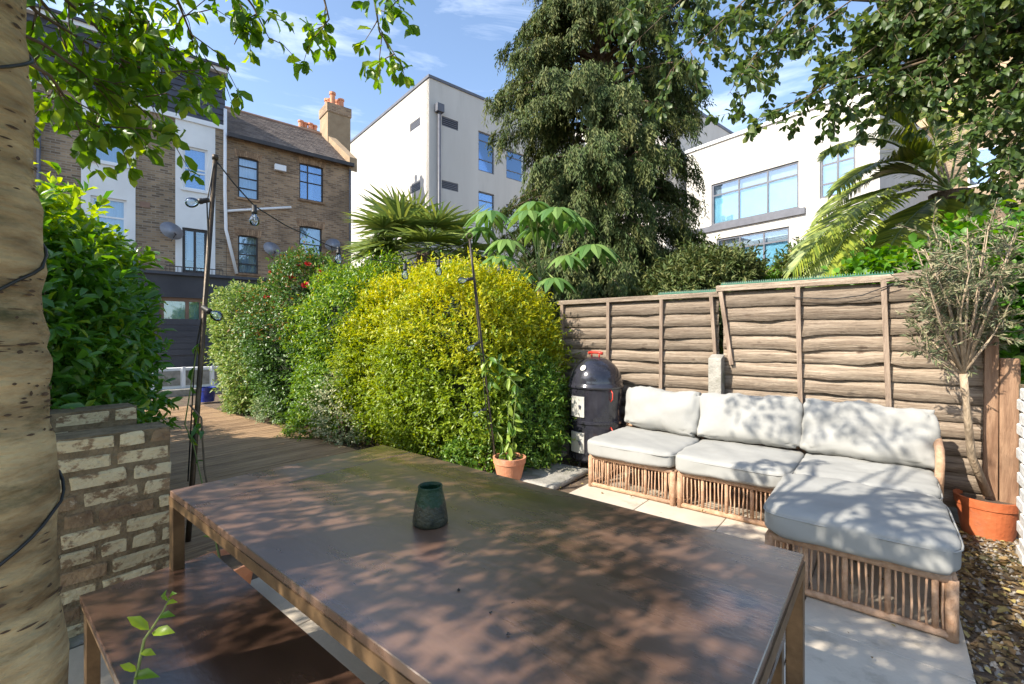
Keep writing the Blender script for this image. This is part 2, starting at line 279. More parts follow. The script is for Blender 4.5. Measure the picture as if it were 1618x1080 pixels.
M_block = mat('cream_render', (0.49, 0.468, 0.435), (0.545, 0.522, 0.485), 0.35, 0.9, 0.04, 50, stretch=(2.2, 2.2, .35), c3=(0.45, 0.43, 0.395), p3=(.5, .75), s3=.8)
M_slate = mat('slate_cladding', (0.045, 0.048, 0.065), (0.075, 0.078, 0.10), 4, 0.55, 0.15, 30, rand=0.12)
M_ext = mat('charcoal_render', (0.045, 0.045, 0.055), (0.065, 0.065, 0.075), 2, 0.8)
M_upvc = mat('white_upvc', (0.78, 0.79, 0.80), (0.82, 0.82, 0.83), 4, 0.4)
M_dframe = mat('dark_window_frame', (0.030, 0.025, 0.024), (0.05, 0.04, 0.038), 4, 0.45)
M_gframe = mat('grey_aluminium', (0.09, 0.095, 0.115), (0.12, 0.125, 0.15), 4, 0.5)
M_tile = mat('roof_tile', (0.13, 0.10, 0.085), (0.25, 0.20, 0.165), 3, 0.85, 0.3, 20)
M_rtile = mat('ridge_tile', (0.20, 0.12, 0.09), (0.27, 0.17, 0.12), 3, 0.85)
M_chim = mat('chimney_render', (0.27, 0.19, 0.115), (0.36, 0.265, 0.165), 2, 0.9, 0.2, 20)
M_curt = mat('curtain', (0.60, 0.63, 0.66), (0.74, 0.76, 0.78), 3, 0.9, stretch=(9, 9, 0.3))
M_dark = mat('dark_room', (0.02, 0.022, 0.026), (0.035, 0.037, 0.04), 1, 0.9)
M_teal = mat('teal_blind', (0.34, 0.62, 0.64), (0.42, 0.70, 0.71), 1, 0.8)
M_dish = mat('grey_dish', (0.24, 0.25, 0.28), (0.30, 0.31, 0.34), 4, 0.6)
M_glass = glassmat('window_glass', 0.14); M_glassb = glassmat('blue_glass', 0.30, gl=(0.55, 0.72, 0.95)); M_bulb = glassmat('bulb_glass', 0.10)
L_laurel = leafmat('laurel_leaf', (0.055, 0.16, 0.026), (0.13, 0.30, 0.042), (0.40, 0.52, 0.05), 0.42, 0.30, 0.6)
L_yellow = leafmat('golden_leaf', (0.12, 0.22, 0.018), (0.28, 0.37, 0.028), (0.54, 0.52, 0.026), 0.38, 0.4)
L_green = leafmat('privet_leaf', (0.07, 0.16, 0.025), (0.18, 0.30, 0.04), (0.38, 0.46, 0.07), 0.36, 0.4)
L_rose = leafmat('rose_leaf', (0.04, 0.10, 0.022), (0.11, 0.20, 0.04), (0.25, 0.13, 0.04), 0.28, 0.38)
L_pale = leafmat('pale_leaf', (0.09, 0.18, 0.04), (0.24, 0.33, 0.08), (0.42, 0.44, 0.16), 0.32, 0.45)
L_var = leafmat('variegated_leaf', (0.12, 0.19, 0.08), (0.25, 0.32, 0.17), (0.60, 0.58, 0.36), 0.25, 0.5)
L_crown = leafmat('tree_leaf', (0.075, 0.17, 0.02), (0.16, 0.30, 0.035), (0.36, 0.46, 0.045), 0.5, 0.38)
L_crown2 = leafmat('shade_tinted_leaf', (0.045, 0.085, 0.022), (0.085, 0.135, 0.032), (0.17, 0.20, 0.05), 0.38, 0.45)  # darker leaf colour carries the shade cast by the canopy above
L_con = leafmat('conifer_needle', (0.034, 0.060, 0.019), (0.095, 0.14, 0.04), (0.25, 0.24, 0.085), 0.2, 0.6, 0.25)
L_palm = leafmat('palm_leaf', (0.09, 0.15, 0.045), (0.19, 0.26, 0.08), (0.36, 0.38, 0.09), 0.25, 0.4)
L_date = leafmat('date_leaf', (0.06, 0.115, 0.022), (0.14, 0.21, 0.04), (0.36, 0.40, 0.06), 0.3, 0.42)
L_rice = leafmat('rice_leaf', (0.07, 0.17, 0.04), (0.14, 0.26, 0.07), (0.26, 0.38, 0.1), 0.35, 0.45)
L_olive = leafmat('olive_leaf', (0.075, 0.10, 0.045), (0.15, 0.18, 0.085), (0.30, 0.27, 0.16), 0.15, 0.5)
L_vine = leafmat('vine_leaf', (0.06, 0.17, 0.016), (0.13, 0.29, 0.03), (0.34, 0.48, 0.06), 0.42, 0.42)
L_litter = leafmat('fallen_leaf', (0.10, 0.06, 0.03), (0.23, 0.15, 0.075), (0.40, 0.32, 0.12), 0.1, 0.7, 0.3)
L_flower = mat('red_petal', (0.55, 0.02, 0.015), (0.42, 0.015, 0.012), 9, 0.6)
M_core = mat('light_block_core', (0.012, 0.022, 0.008), (0.028, 0.045, 0.014), 12, 0.9)  # dark colour of the filler cores added inside the bushes
# ------------------------------------------------------------------ ground, deck, paving
g = MB(); g.add([(-400, -400, -.035), (400, -400, -.035), (400, 400, -.035), (-400, 400, -.035)], [(0, 1, 2, 3)])
tag(g.build('ground', M_ground), 'bare brown soil of the garden ground', kind='structure')
pat = thing('patio_paving', 'cream porcelain patio paving', None, kind='structure')
slab = MB().box(-.302, .302, -.597, .597, -.035, 0, .003).mesh('slab', M_slab)
for i in range(-3, 4):
    x = -.345+.61*i-.305 if False else -.645+.61*i+.0
    for j in range(-2, 3):
        y = 1.98+1.2*j
        if x < -2.9 or x > .3 or (x < -2.2 and y > 3.1): continue
        s = slab
        if abs(x-(-.645+.61)) < .01 and False: continue
        o = link('slab', s, pat, (x, y, random.uniform(-.0012, .0012)))
tag(MB().box(-3.6, -2.82, -1.2, .78, -.034, -.006, .01).build('concrete_path', M_conc), 'grey worn concrete strip below the old brick wall', kind='structure')
deck = thing('decking', 'brown timber decking', None, kind='structure')
bm = MB(); n = 7
for k in range(n):
    x0 = -.058+.116*k/n; bm.box(x0, x0+.116/n*.72, -1.12, 1.12, -.034, .002)
bm.box(-.058, .058, -1.12, 1.12, -.034, -.003)
board = bm.mesh('deck_board', M_deck)
x = -2.99; k = 0
while x > -10.6:
    link('deck_board', board, deck, (x, 1.93+random.uniform(-.012, .012), random.uniform(-.002, .002))); x -= .124
st = thing('stepping_stone', 'mossy grey stone slab beside the patio under the black smoker', 'slab', (-2.72, 3.72, -.03), .25)
MB().add([(-.42, -.3, 0), (.3, -.42, 0), (.46, .3, 0), (-.3, .42, 0), (-.40, -.28, .05), (.29, -.40, .05), (.44, .29, .05), (-.29, .40, .05)], [(0, 3, 2, 1), (4, 5, 6, 7), (0, 1, 5, 4), (1, 2, 6, 5), (2, 3, 7, 6), (3, 0, 4, 7)]).build('stone', M_conc, st, bevel=.02)
st = thing('stepping_stone', 'dark mossy stone slab behind the terracotta pot', 'slab', (-3.3, 4.25, -.03), .1)
MB().box(-.4, .4, -.3, .3, 0, .045, .02).build('stone', M_conc, st)
# leaf litter
def litter(name, label, n, xr, yr, z, mt, sz=(.02, .055), cond=None, cat=None):
    P = np.c_[RNG.uniform(*xr, n), RNG.uniform(*yr, n), z+RNG.uniform(0, .022, n)]
    if cond is not None: P = P[cond(P)]
    n = len(P); A = rv(n); A[:, 2] *= .25; Nn = rv(n)*.55+[0, 0, 1]; v = RNG.random((n, 3)); v[:, 2] = np.where(v[:, 2] > .8, .9, v[:, 2]*.2)
    o = link(name, leafmesh(name, P, A, Nn, RNG.uniform(*sz, n), .55, mt, v, T_FULL)); tag(o, label, cat, kind='stuff'); return o
litter('leaf_litter', 'brown fallen leaves over the gravel beside the ottoman', 9000, (.27, 2.0), (1.2, 4.75), -.035, L_litter)
litter('leaf_litter', 'dry leaves on the soil under the hedge', 5000, (-8, -2.3), (2.95, 4.7), -.035, L_litter, (.02, .045))
litter('leaf_litter', 'few dry leaves scattered on the cream paving', 70, (-2.2, .25), (2.4, 3.7), .001, L_litter, (.015, .035))
gP = np.c_[RNG.uniform(.27, 2.0, 5000), RNG.uniform(1.2, 4.7, 5000), np.full(5000, -.03)]
tv = np.array([(1, 0, 0), (-.5, .87, 0), (-.5, -.87, 0), (0, 0, 1), (0, 0, -1)]); tf = np.array([(0, 1, 3), (1, 2, 3), (2, 0, 3)])
s = RNG.uniform(.007, .018, (5000, 1, 1)); V = gP[:, None]+tv[None]*s*RNG.uniform(.6, 1.3, (5000, 1, 3))
M_grav = mat('gravel', (0.17, 0.15, 0.13), (0.36, 0.32, 0.27), 40, 0.9)
tag(link('gravel', npmesh('gravel', V.reshape(-1, 3), (tf[None]+(np.arange(5000)*5)[:, None, None]).reshape(-1, 3), M_grav)), 'grey gravel beside the paving edge', kind='stuff')
# ------------------------------------------------------------------ houses
HA = math.atan2(.985, .170)                                    # direction of the house row
hx = Vector((math.cos(HA), math.sin(HA), 0)); hy = Vector((-math.sin(HA), math.cos(HA), 0))
class Face:
    """a vertical wall plane; maps photo pixels to (along, up) on it"""
    def __init__(s, o, ang): s.o = Vector((o[0], o[1], 0)); s.a = ang; s.t = Vector((math.cos(ang), math.sin(ang), 0)); s.n = Vector((math.sin(ang), -math.cos(ang), 0))
    def __call__(s, px, py, off=0.0):
        d = ray(px, py); D = (s.o.dot(s.n)+off)/(d.x*s.n.x+d.y*s.n.y); P = Vector((d.x*D, d.y*D, CH+d.z*D)); return (P-s.o).dot(s.t), P.z
    def rect(s, x0, y0, x1, y1):
        a, zt = s(x0, y0); b, zb = s(x1, y1); _, zt2 = s(x1, y0); _, zb2 = s(x0, y1); return a, b, (zb+zb2)/2, (zt+zt2)/2
def wall(name, m, root, x0, x1, z0, z1, y, holes, depth=.14, thick=.3):
    xs = sorted({x0, x1, *[h[0] for h in holes], *[h[1] for h in holes]}); zs = sorted({z0, z1, *[h[2] for h in holes], *[h[3] for h in holes]})
    xs = [v for v in xs if x0 <= v <= x1]; zs = [v for v in zs if z0 <= v <= z1]; mb = MB()
    for a, b in zip(xs, xs[1:]):
        for c, d in zip(zs, zs[1:]):
            cx, cz = (a+b)/2, (c+d)/2
            if any(h[0] < cx < h[1] and h[2] < cz < h[3] for h in holes): continue
            mb.add([(a, y, c), (b, y, c), (b, y, d), (a, y, d)], [(0, 1, 2, 3)])
    for h in holes:
        a, b, c, d = h[:4]; q = y+depth
        mb.add([(a, y, c), (a, q, c), (a, q, d), (a, y, d)], [(0, 1, 2, 3)]); mb.add([(b, y, c), (b, y, d), (b, q, d), (b, q, c)], [(0, 1, 2, 3)])
        mb.add([(a, y, c), (b, y, c), (b, q, c), (a, q, c)], [(0, 1, 2, 3)]); mb.add([(a, y, d), (a, q, d), (b, q, d), (b, y, d)], [(0, 1, 2, 3)])
    q = y+thick
    mb.add([(x0, y, z0), (x0, q, z0), (x0, q, z1), (x0, y, z1)], [(0, 3, 2, 1)]); mb.add([(x1, y, z0), (x1, y, z1), (x1, q, z1), (x1, q, z0)], [(0, 3, 2, 1)])
    mb.add([(x0, y, z1), (x1, y, z1), (x1, q, z1), (x0, q, z1)], [(0, 1, 2, 3)])
    return mb.build(name, m, root)
def window(root, r, y, fm, gm=None, fw=.06, vb=(), hb=(.5,), fill=None, fillf=(0, 1, 0, 1), sill=None, name='window', back=True):
    gm = gm or M_glass; a, b, c, d = r[:4]; q = y+.07; mb = MB(); w = fw
    mb.box(a, a+w, q, q+.06, c, d).box(b-w, b, q, q+.06, c, d).box(a+w, b-w, q, q+.06, c, c+w).box(a+w, b-w, q, q+.06, d-w, d)
    for t in vb: xx = a+(b-a)*t; mb.box(xx-w*.4, xx+w*.4, q+.004, q+.056, c+w, d-w)
    for t in hb: zz = c+(d-c)*t; mb.box(a+w, b-w, q+.008, q+.052, zz-w*.4, zz+w*.4)
    f = mb.build(name, fm, root)
    MB().box(a+w, b-w, q+.026, q+.034, c+w, d-w).build('pane', gm, f)
    if fill is not None:
        x0, x1, z0, z1 = fillf; mm = MB(); N = 14; xa, xb = a+(b-a)*x0, a+(b-a)*x1; za, zb = c+(d-c)*z0, c+(d-c)*z1
        for i in range(N):
            u0, u1 = xa+(xb-xa)*i/N, xa+(xb-xa)*(i+1)/N; e0, e1 = (.02*(i % 2), .02*((i+1) % 2))
            mm.add([(u0, q+.12+e0, za), (u1, q+.12+e1, za), (u1, q+.12+e1, zb), (u0, q+.12+e0, zb)], [(0, 1, 2, 3)])
        mm.build('curtain', fill, f)
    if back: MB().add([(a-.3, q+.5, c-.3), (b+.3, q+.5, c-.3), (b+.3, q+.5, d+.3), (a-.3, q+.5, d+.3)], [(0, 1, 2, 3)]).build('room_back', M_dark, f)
    if sill: MB().box(a-.06, b+.06, y-.07, y+.10, c-.075, c-.002).build('sill', sill, f)
    return f
pw = W(358, 400, 16.5); F2 = Face(pw, HA)
xe = F2(555, 258)[0]; ze = F2(358, 212)[1]
h2 = thing('brick_house', 'brown brick terraced house with tiled roof and tall chimney', 'house', (pw.x, pw.y, 0), HA)
w2 = [F2.rect(376, 249, 409, 314), F2.rect(473, 260, 511, 317), F2.rect(376, 372, 408, 432), F2.rect(473, 358, 509, 406)]
wall('wall', M_house2, h2, -.0, xe, 0, ze, 0, w2)
MB().box(0, .3, .31, 7, 0, ze).build('side_wall', M_house2, h2); MB().box(xe-.3, xe, .31, 7, 0, ze).build('side_wall', M_house2, h2)
window(h2, w2[0], 0, M_dframe, M_glass, .055, (), (.25, .5, .78), M_curt, sill=M_archb)
window(h2, w2[1], 0, M_dframe, M_glassb, .055, (.36,), (.5, .78), M_curt, (.36, .62, 0, 1), sill=M_archb)
window(h2, w2[2], 0, M_dframe, M_glass, .055, (), (.25, .5, .78), M_curt, sill=M_archb)
window(h2, w2[3], 0, M_dframe, M_glass, .055, (), (.42,), M_curt, (0, 1, .1, 1), sill=M_rtile)
for r in w2:                                                     # flat arches of bricks on end
    n = 13; wd = (r[1]-r[0]+.16)/n
    for k in range(n):
        x0 = r[0]-.08+wd*k; t = (k-(n-1)/2)/(n/2); o = link('arch_brick', MB().add([(x0+.004+t*.0, -.012, r[3]+.002-.05*t*t), (x0+wd-.004, -.012, r[3]+.002-.05*t*t), (x0+wd-.004+t*.05, -.012, r[3]+.23), (x0+.004+t*.05, -.012, r[3]+.23), (x0+.004, .05, r[3]+.002-.05*t*t), (x0+wd-.004, .05, r[3]+.002-.05*t*t), (x0+wd-.004+t*.05, .05, r[3]+.23), (x0+.004+t*.05, .05, r[3]+.23)], [(0, 1, 2, 3), (0, 4, 5, 1), (1, 5, 6, 2), (2, 6, 7, 3), (3, 7, 4, 0)]).mesh('arch_brick', M_archb), h2)
dR = 3.4; zr = F2(361, 173, -dR)[1]
mb = MB(); rows, cols = 24, 30
for i in range(rows):
    for k in range(cols):
        y0 = -.22+(dR+.2)*i/rows; y1 = y0+(dR+.2)/rows*1.25; z0 = ze+.02+(zr-ze)*(y0/dR); z1 = ze+.02+(zr-ze)*(y1/dR)-.035
        a = xe*k/cols+.004+(.5*xe/cols if i % 2 else 0); b = min(a+xe/cols-.008, xe-.05); j = random.uniform(0, .012)
        if b <= a: continue
        mb.add([(a, y0, z0+.035+j), (b, y0, z0+.035+j*.5), (b, y1, z1+.035), (a, y1, z1+.035), (a, y0, z0), (b, y0, z0)], [(0, 1, 2, 3), (4, 5, 1, 0)])
roof = thing_roof = MB().add([(0, -.2, ze-.1), (xe, -.2, ze-.1), (xe, dR, zr-.02), (0, dR, zr-.02), (0, 2*dR, ze), (xe, 2*dR, ze)], [(0, 1, 2, 3), (3, 2, 5, 4), (0, 3, 4), (1, 5, 2)]).build('roof', M_tile, h2)
tag(mb.build('roof_tiles', M_tile, roof), kind='stuff')
MB().tube([(0, dR, zr+.02), (xe-.1, dR, zr+.02)], .11, 10).build('ridge', M_rtile, roof)
MB().box(0, xe+.02, -.30, -.2, ze-.14, ze+.0).build('gutter', M_dframe, h2)
# gable parapet and chimney
pz = lambda yy: ze+(zr-ze)*(yy/dR)
MB().add([(xe-.12, -.14, ze-.3), (xe+.2, -.14, ze-.3), (xe+.2, -.14, ze+.28), (xe-.12, -.14, ze+.28), (xe-.12, dR, zr-.3), (xe+.2, dR, zr-.3), (xe+.2, dR, zr+.3), (xe-.12, dR, zr+.3)],
         [(0, 1, 2, 3), (4, 7, 6, 5), (0, 4, 5, 1), (3, 2, 6, 7), (0, 3, 7, 4), (1, 5, 6, 2)]).build('gable_parapet', M_chim, h2)
cy = 3.0
c0 = F2(503, 200, -cy)[0]; c1 = F2(547, 200, -cy)[0]; ct = F2(525, 172, -cy)[1]; cw = (c1-c0)
ch = MB().box(c0+.25, c1, cy-.55, cy+.55, pz(cy)-1.2, ct-.42).build('chimney', M_chim, h2)
MB().box(c0+.21, c1+.04, cy-.59, cy+.59, ct-.42, ct).build('chimney_head', M_house2, ch)
for k, (ax, ay) in enumerate(((.28, -.4), (.28, 0), (.6, -.35), (.62, .2), (.3, .38))):
    hh = random.choice((.42, .5, .58)); MB().lathe([(.13, 0), (.115, hh*.8), (.15, hh*.82), (.15, hh), (.10, hh), (.10, hh-.2)], 12, (c0+.15+ax*cw, cy+ay, ct)).build('chimney_pot', M_terra, ch, smooth=False)
c2x, c2z = F2(485, 196, -6.2)
ch = MB().box(c2x-.5, c2x+.5, 5.6, 6.8, pz(0)-1, c2z-.45).build('chimney', M_chim, h2)
for k in range(4): MB().lathe([(.13, 0), (.115, .36), (.15, .37), (.15, .45), (.1, .45)], 12, (c2x-.36+k*.24, 6.0+.1*(k % 2), c2z-.45)).build('chimney_pot', M_terra, ch)
def pipe(root, pts, r, m, name='drain_pipe', n=10): return MB().tube(pts, r, n).build(name, m, root, smooth=True)
def Fp(Fc, px, py, off): a, z = Fc(px, py, off); return (a, -off, z)
pipe(h2, [Fp(F2, 356, 172, .1), Fp(F2, 355.5, 300, .1), Fp(F2, 357, 362, .1), Fp(F2, 374, 432, .1)], .055, M_upvc)
pipe(h2, [Fp(F2, 358, 333, .09), Fp(F2, 460, 327, .09)], .045, M_upvc)
pipe(h2, [Fp(F2, 553, 266, .1), Fp(F2, 553, 300, .1), (F2(553, 300, .1)[0], -.1, 0.2)], .045, M_gframe)
a, z = F2(442, 266); MB().box(a-.2, a+.2, -.16, 0, z-.11, z+.11, .01).build('extractor_vent', M_upvc, h2)
# white and brick house with slate dormer
h1 = thing('terraced_house', 'brick house with white rendered strips and slate clad loft storey', 'house', (pw.x, pw.y, 0), HA)
xl = F2(-60, 200)[0]; zt = F2(355, 206)[1]
w1 = [F2.rect(145, 186, 199, 257), F2.rect(143, 312, 200, 372), F2.rect(289, 233, 328, 300), F2.rect(288, 361, 328, 432)]
sA = (F2(128, 300)[0], F2(214, 300)[0]); sB = (F2(277, 300)[0], F2(340, 300)[0])
wall('wall', M_house, h1, xl, sA[0], 0, zt, 0, []); wall('wall', M_house, h1, sA[1], sB[0], 0, zt, 0, []); wall('wall', M_house, h1, sB[1], -.01, 0, zt, 0, [])
wall('rendered_strip', M_render, h1, sA[0], sA[1], 0, zt, -.012, w1[:2]); wall('rendered_strip', M_render, h1, sB[0], sB[1], 0, zt, -.012, w1[2:])
window(h1, w1[0], 0, M_upvc, M_glass, .07, (), (.5,), M_curt, sill=M_upvc); window(h1, w1[1], 0, M_upvc, M_glass, .07, (), (.5,), M_curt, sill=M_upvc)
window(h1, w1[2], 0, M_upvc, M_glassb, .07, (), (.42, .5), M_curt, (0, 1, .5, 1), sill=M_upvc)
window(h1, w1[3], 0, M_dframe, M_glass, .09, (.5,), (), M_curt, (.2, .5, .3, 1), name='balcony_door')
MB().box(xl, 0, -.07, 0.0, zt, zt+.16).build('fascia', M_upvc, h1)
ztop = F2(356, 118)[1]; dwin = F2.rect(203, 95, 254, 146); n = 9
slope = 0.0
for k in range(n):
    z0 = zt+.16+(ztop-zt-.16)*k/n; z1 = zt+.16+(ztop-zt-.16)*(k+1)/n; segs = [(xl, -.04)]
    if z1 > dwin[2] and z0 < dwin[3]: segs = [(xl, dwin[0]), (dwin[1], -.04)]
    for a, b in segs: MB().add([(a, .015, z0-.02), (b, .015, z0-.02), (b, .05, z1), (a, .05, z1), (a, .10, z0-.02), (b, .10, z0-.02), (b, .10, z1), (a, .10, z1)], [(0, 1, 2, 3), (0, 4, 5, 1), (1, 5, 6, 2), (3, 2, 6, 7), (0, 3, 7, 4)]).build('cladding_board', M_slate, h1)
MB().box(-.10, -.03, .11, 5.5, zt+.16, ztop).build('loft_side', M_slate, h1)
MB().box(xl, .02, -.16, 5.6, ztop, ztop+.14).build('fascia', M_upvc, h1); MB().box(xl, .05, -.24, 5.7, ztop+.14, ztop+.22).build('flat_roof', M_slate, h1)
window(h1, dwin, 0, M_upvc, M_glass, .07, (), (.5,), M_curt)
MB().box(xl, -.31, .31, 5.5, 0, zt).build('side_wall', M_house, h1)
pipe(h1, [Fp(F2, 61, 150, .1), (F2(61, 150, .1)[0], -.1, .3)], .05, M_gframe)
for px, py in ((229, 195), (229, 323)):
    a, z = F2(px, py); MB().box(a-.13, a+.13, -.02, .02, z-.09, z+.09).build('air_brick', M_rtile, h1)
# dishes
def dish(label, px, py, rr, tilt):
    a, z = F2(px, py); P = F2.o+F2.t*a+F2.n*.3; r = thing('satellite_dish', label, 'dish', (P.x, P.y, z), HA+tilt, 'satellite dishes on the house walls')
    mb = MB(); prof = [(rr*t, .10*t*t) for t in (0.02, .25, .5, .75, 1)]; mb.lathe(prof, 22); V = Matrix.Rotation(R(65), 4, 'X')
    mb.v = [tuple(V @ Vector(v)) for v in mb.v]; d = mb.build('reflector', M_dish, r, smooth=True); s = d.modifiers.new('s', 'SOLIDIFY'); s.thickness = .015
    MB().tube([(0, 0, 0), (0, .12, -.05), (0, .3, -.06)], .02, 6).build('bracket', M_dframe, r)
    MB().tube([(0, -.05, -rr*.9), (0, -.34, -.12)], .012, 6).tube([(0, -.34, -.12), (0, -.28, -.06)], .03, 8).build('feed_arm', M_dframe, r)
dish('grey satellite dish beside the white strip left of the balcony door', 268, 369, .34, .35)
dish('grey satellite dish right of the lower window with net curtains', 425, 397, .31, .2)
dish('grey satellite dish low on the brick wall just above the roses', 453, 413, .28, .2)
dish('grey satellite dish beside the lower window with brick red sill', 522, 390, .30, -.5)
# charcoal extension
pe = W(320, 600, 11.6); FE = Face(pe, HA); ex = thing('kitchen_extension', 'charcoal single storey rear extension with brown framed windows', 'building', (pe.x, pe.y, 0), HA)
xa, xb = FE(150, 500)[0], FE(470, 500)[0]; zt2 = FE(320, 437)[1]; we = [FE.rect(252, 470, 322, 518)]
wall('wall', M_ext, ex, xa, xb, 0, zt2, 0, we); MB().box(xa, xb, .31, 4.2, .1, zt2-.02).build('body', M_ext, ex); MB().box(xa-.05, xb+.05, -.08, 4.2, zt2, zt2+.07).build('roof_edge', M_slate, ex)
window(ex, we[0], 0, M_rtile, M_glass, .09, (.62,), (), M_teal, back=False)
for k in range(6):
    z0 = .9+.15*k; MB().box(xa, xb, -.03, -.002, z0, z0+.143).build('cladding_board', M_ext, ex)
lw = thing('low_garden_wall', 'low white panelled wall at the end of the decking', 'wall', (pe.x+.55, pe.y, 0), HA)
MB().box(-3.5, 3.0, -.05, .12, 0.13, .62, .01).build('wall', M_render, lw)
for k in range(11): MB().box(-3.4+.58*k, -2.92+.58*k, -.062, -.05, .2, .55).build('panel', M_conc, lw)
for k in range(11): MB().box(-3.46+.58*k, -3.40+.58*k, -.08, -.05, .13, .64).build('post', M_upvc, lw)
MB().box(-3.5, 3.0, -.35, .14, -.03, .13, .01).build('step', M_conc, lw)
# balcony railing
a0, zb = F2(262, 430, .35)[0], zt2+.07
br = thing('balcony_railing', 'thin dark metal railing on the extension roof', 'railing', tuple(F2.o+F2.t*a0+F2.n*.35+Vector((0, 0, zb))), HA)
ln = F2(352, 430, .35)[0]-a0
MB().bar((0, 0, .75), (ln, 0, .75), .03, .03).bar((0, 0, .06), (ln, 0, .06), .02, .02).build('rail', M_dframe, br)
for k in range(16): MB().bar((ln*k/15, 0, 0), (ln*k/15, 0, .75), .014, .014, (0, 1, 0)).build('baluster', M_dframe, br)
# white block, left
pc = W(678, 300, 23.0); FR = Face(pc, HA); FL = Face(pc, HA-R(90))
wb = thing('apartment_block', 'tall pale rendered block with flat roof and chimney shadow', 'building', (pc.x, pc.y, 0), HA)
zt3 = FR(678, 122)[1]; wr = [FR.rect(756, 210, 781, 272), FR.rect(756, 304, 781, 366), FR.rect(800, 240, 830, 285), FR.rect(800, 325, 830, 370)]
vR = [FR.rect(698, 187, 724, 202), FR.rect(698, 287, 724, 300)]
wall('wall', M_block, wb, 0, 15, 0, zt3, 0, wr+vR)
a, z = FL(552, 213); lenL = -a
# left wall as local y axis: x=0 plane, from y=0 to y=lenL
vL = [FL.rect(648, 190, 664, 203), FL.rect(648, 290, 664, 303)]
mb = MB(); hs = [(-b, -a_, c, d) for a_, b, c, d in vL]
ys = sorted({0.0, lenL, *[h[0] for h in hs], *[h[1] for h in hs]}); zs = sorted({0.0, zt3, *[h[2] for h in hs], *[h[3] for h in hs]})
for p, q in zip(ys, ys[1:]):
    for c, d in zip(zs, zs[1:]):
        if any(h[0] < (p+q)/2 < h[1] and h[2] < (c+d)/2 < h[3] for h in hs): continue
        mb.add([(0, p, c), (0, p, d), (0, q, d), (0, q, c)], [(0, 1, 2, 3)])
mb.build('wall', M_block, wb)
MB().add([(0, lenL, 0), (15, lenL, 0), (15, lenL, zt3), (0, lenL, zt3), (0, 0, zt3-.01), (15, 0, zt3-.01)], [(0, 3, 2, 1), (3, 4, 5, 2)]).build('rear_wall', M_block, wb)
MB().box(-.06, 15.05, -.06, .2, zt3, zt3+.14).box(-.06, .2, .2, lenL, zt3, zt3+.14).build('coping', M_gframe, wb)
for h in hs:
    for k in range(5): zz = h[2]+(h[3]-h[2])*(k+.5)/5; MB().box(.02, .07, h[0], h[1], zz-.03, zz+.02).build('vent_slat', M_gframe, wb)
    MB().box(.09, .12, h[0], h[1], h[2], h[3]).build('vent_back', M_dark, wb)
for h in vR:
    for k in range(5): zz = h[2]+(h[3]-h[2])*(k+.5)/5; MB().box(h[0], h[1], .02, .07, zz-.03, zz+.02).build('vent_slat', M_gframe, wb)
    MB().box(h[0], h[1], .09, .12, h[2], h[3]).build('vent_back', M_dark, wb)
for r in wr: window(wb, r, 0, M_gframe, M_glassb, .07, (), (.3, .78), M_curt, (0, .9, 0, .35))
a, z = FR(694, 171, .12)
pp = pipe(wb, [(a, -.12, z), (a, -.12, .3)], .08, M_gframe); MB().box(a-.2, a+.2, -.3, 0, z-.2, z+.2).build('hopper', M_gframe, wb)
# white block, right
AR = HA-R(90)-R(4); pr = W(1262, 300, 22.0); FB = Face(pr, AR)
rb = thing('school_building', 'pale rendered building with wide grey framed windows and teal blinds', 'building', (pr.x, pr.y, 0), AR)
zt4 = FB(1262, 180)[1]; x0, x1 = FB(1085, 300)[0], FB(1390, 300)[0]
rw = [FB.rect(1124, 270, 1262, 340), FB.rect(1295, 237, 1352, 310), FB.rect(1132, 366, 1247, 440)]
def fixz(r, t0, b0, p0): a, b, c, d = r; return (a, b, FB(p0, b0)[1], FB(p0, t0)[1])
rw = [fixz(rw[0], 253, 328, 1262), fixz(rw[1], 240, 313, 1300), fixz(rw[2], 357, 440, 1247)]
wall('wall', M_block, rb, x0, x1, 0, zt4, 0, rw); MB().box(x0, x1, .31, 10, 0, zt4-.03).build('body', M_block, rb)
MB().box(x0-.1, x1+.1, -.1, .3, zt4, zt4+.16).build('coping', M_upvc, rb)
z = rw[0][2]; MB().box(x0, rw[0][1]+.3, -.12, 0, z-.35, z-.05).build('band', M_gframe, rb)
window(rb, rw[0], 0, M_gframe, M_glass, .10, (.34, .67), (.72,), M_teal, (0, 1, .05, .72), sill=M_gframe)
window(rb, rw[1], 0, M_gframe, M_glassb, .10, (.5,), (.3, .72), M_teal, (0, 1, 0, .3))
window(rb, rw[2], 0, M_gframe, M_glass, .10, (.34, .67), (.75,), M_teal, (0, 1, 0, .75))
p2 = W(1130, 300, 30); bb = thing('office_block', 'grey rendered block with sloping parapet behind the weeping conifer', 'building', (p2.x, p2.y, 0), HA)
FB2 = Face(p2, HA); xx = FB2(1158, 208)[0]; zt5 = FB2(1110, 168)[1]
MB().box(-6, xx, 0, 8, 0, zt5-.6).build('wall', M_block, bb); MB().box(-6, xx+.05, -.05, 8, zt5-.6, zt5-.4).build('coping', M_gframe, bb)
p3 = W(1440, 200, 27); tb = thing('tall_brick_building', 'brown brick building with tiled hipped roof behind the tree', 'building', (p3.x, p3.y, 0), AR)
MB().box(-3.6, 9, 0, 9, 0, 13.4).build('wall', M_house, tb); MB().add([(-4, -.4, 13.4), (9.4, -.4, 13.4), (9.4, 9.4, 13.4), (-4, 9.4, 13.4), (.5, 4.5, 18.5), (6, 4.5, 18.5)], [(0, 1, 5, 4), (1, 2, 5), (2, 3, 4, 5), (3, 0, 4), (0, 3, 2, 1)]).build('roof', M_chim, tb)
for k in range(4): window(tb, (-2.8+2.6*k, -1.6+2.6*k, 9.5, 11.5), -.14, M_upvc, M_glassb, .08, back=False)
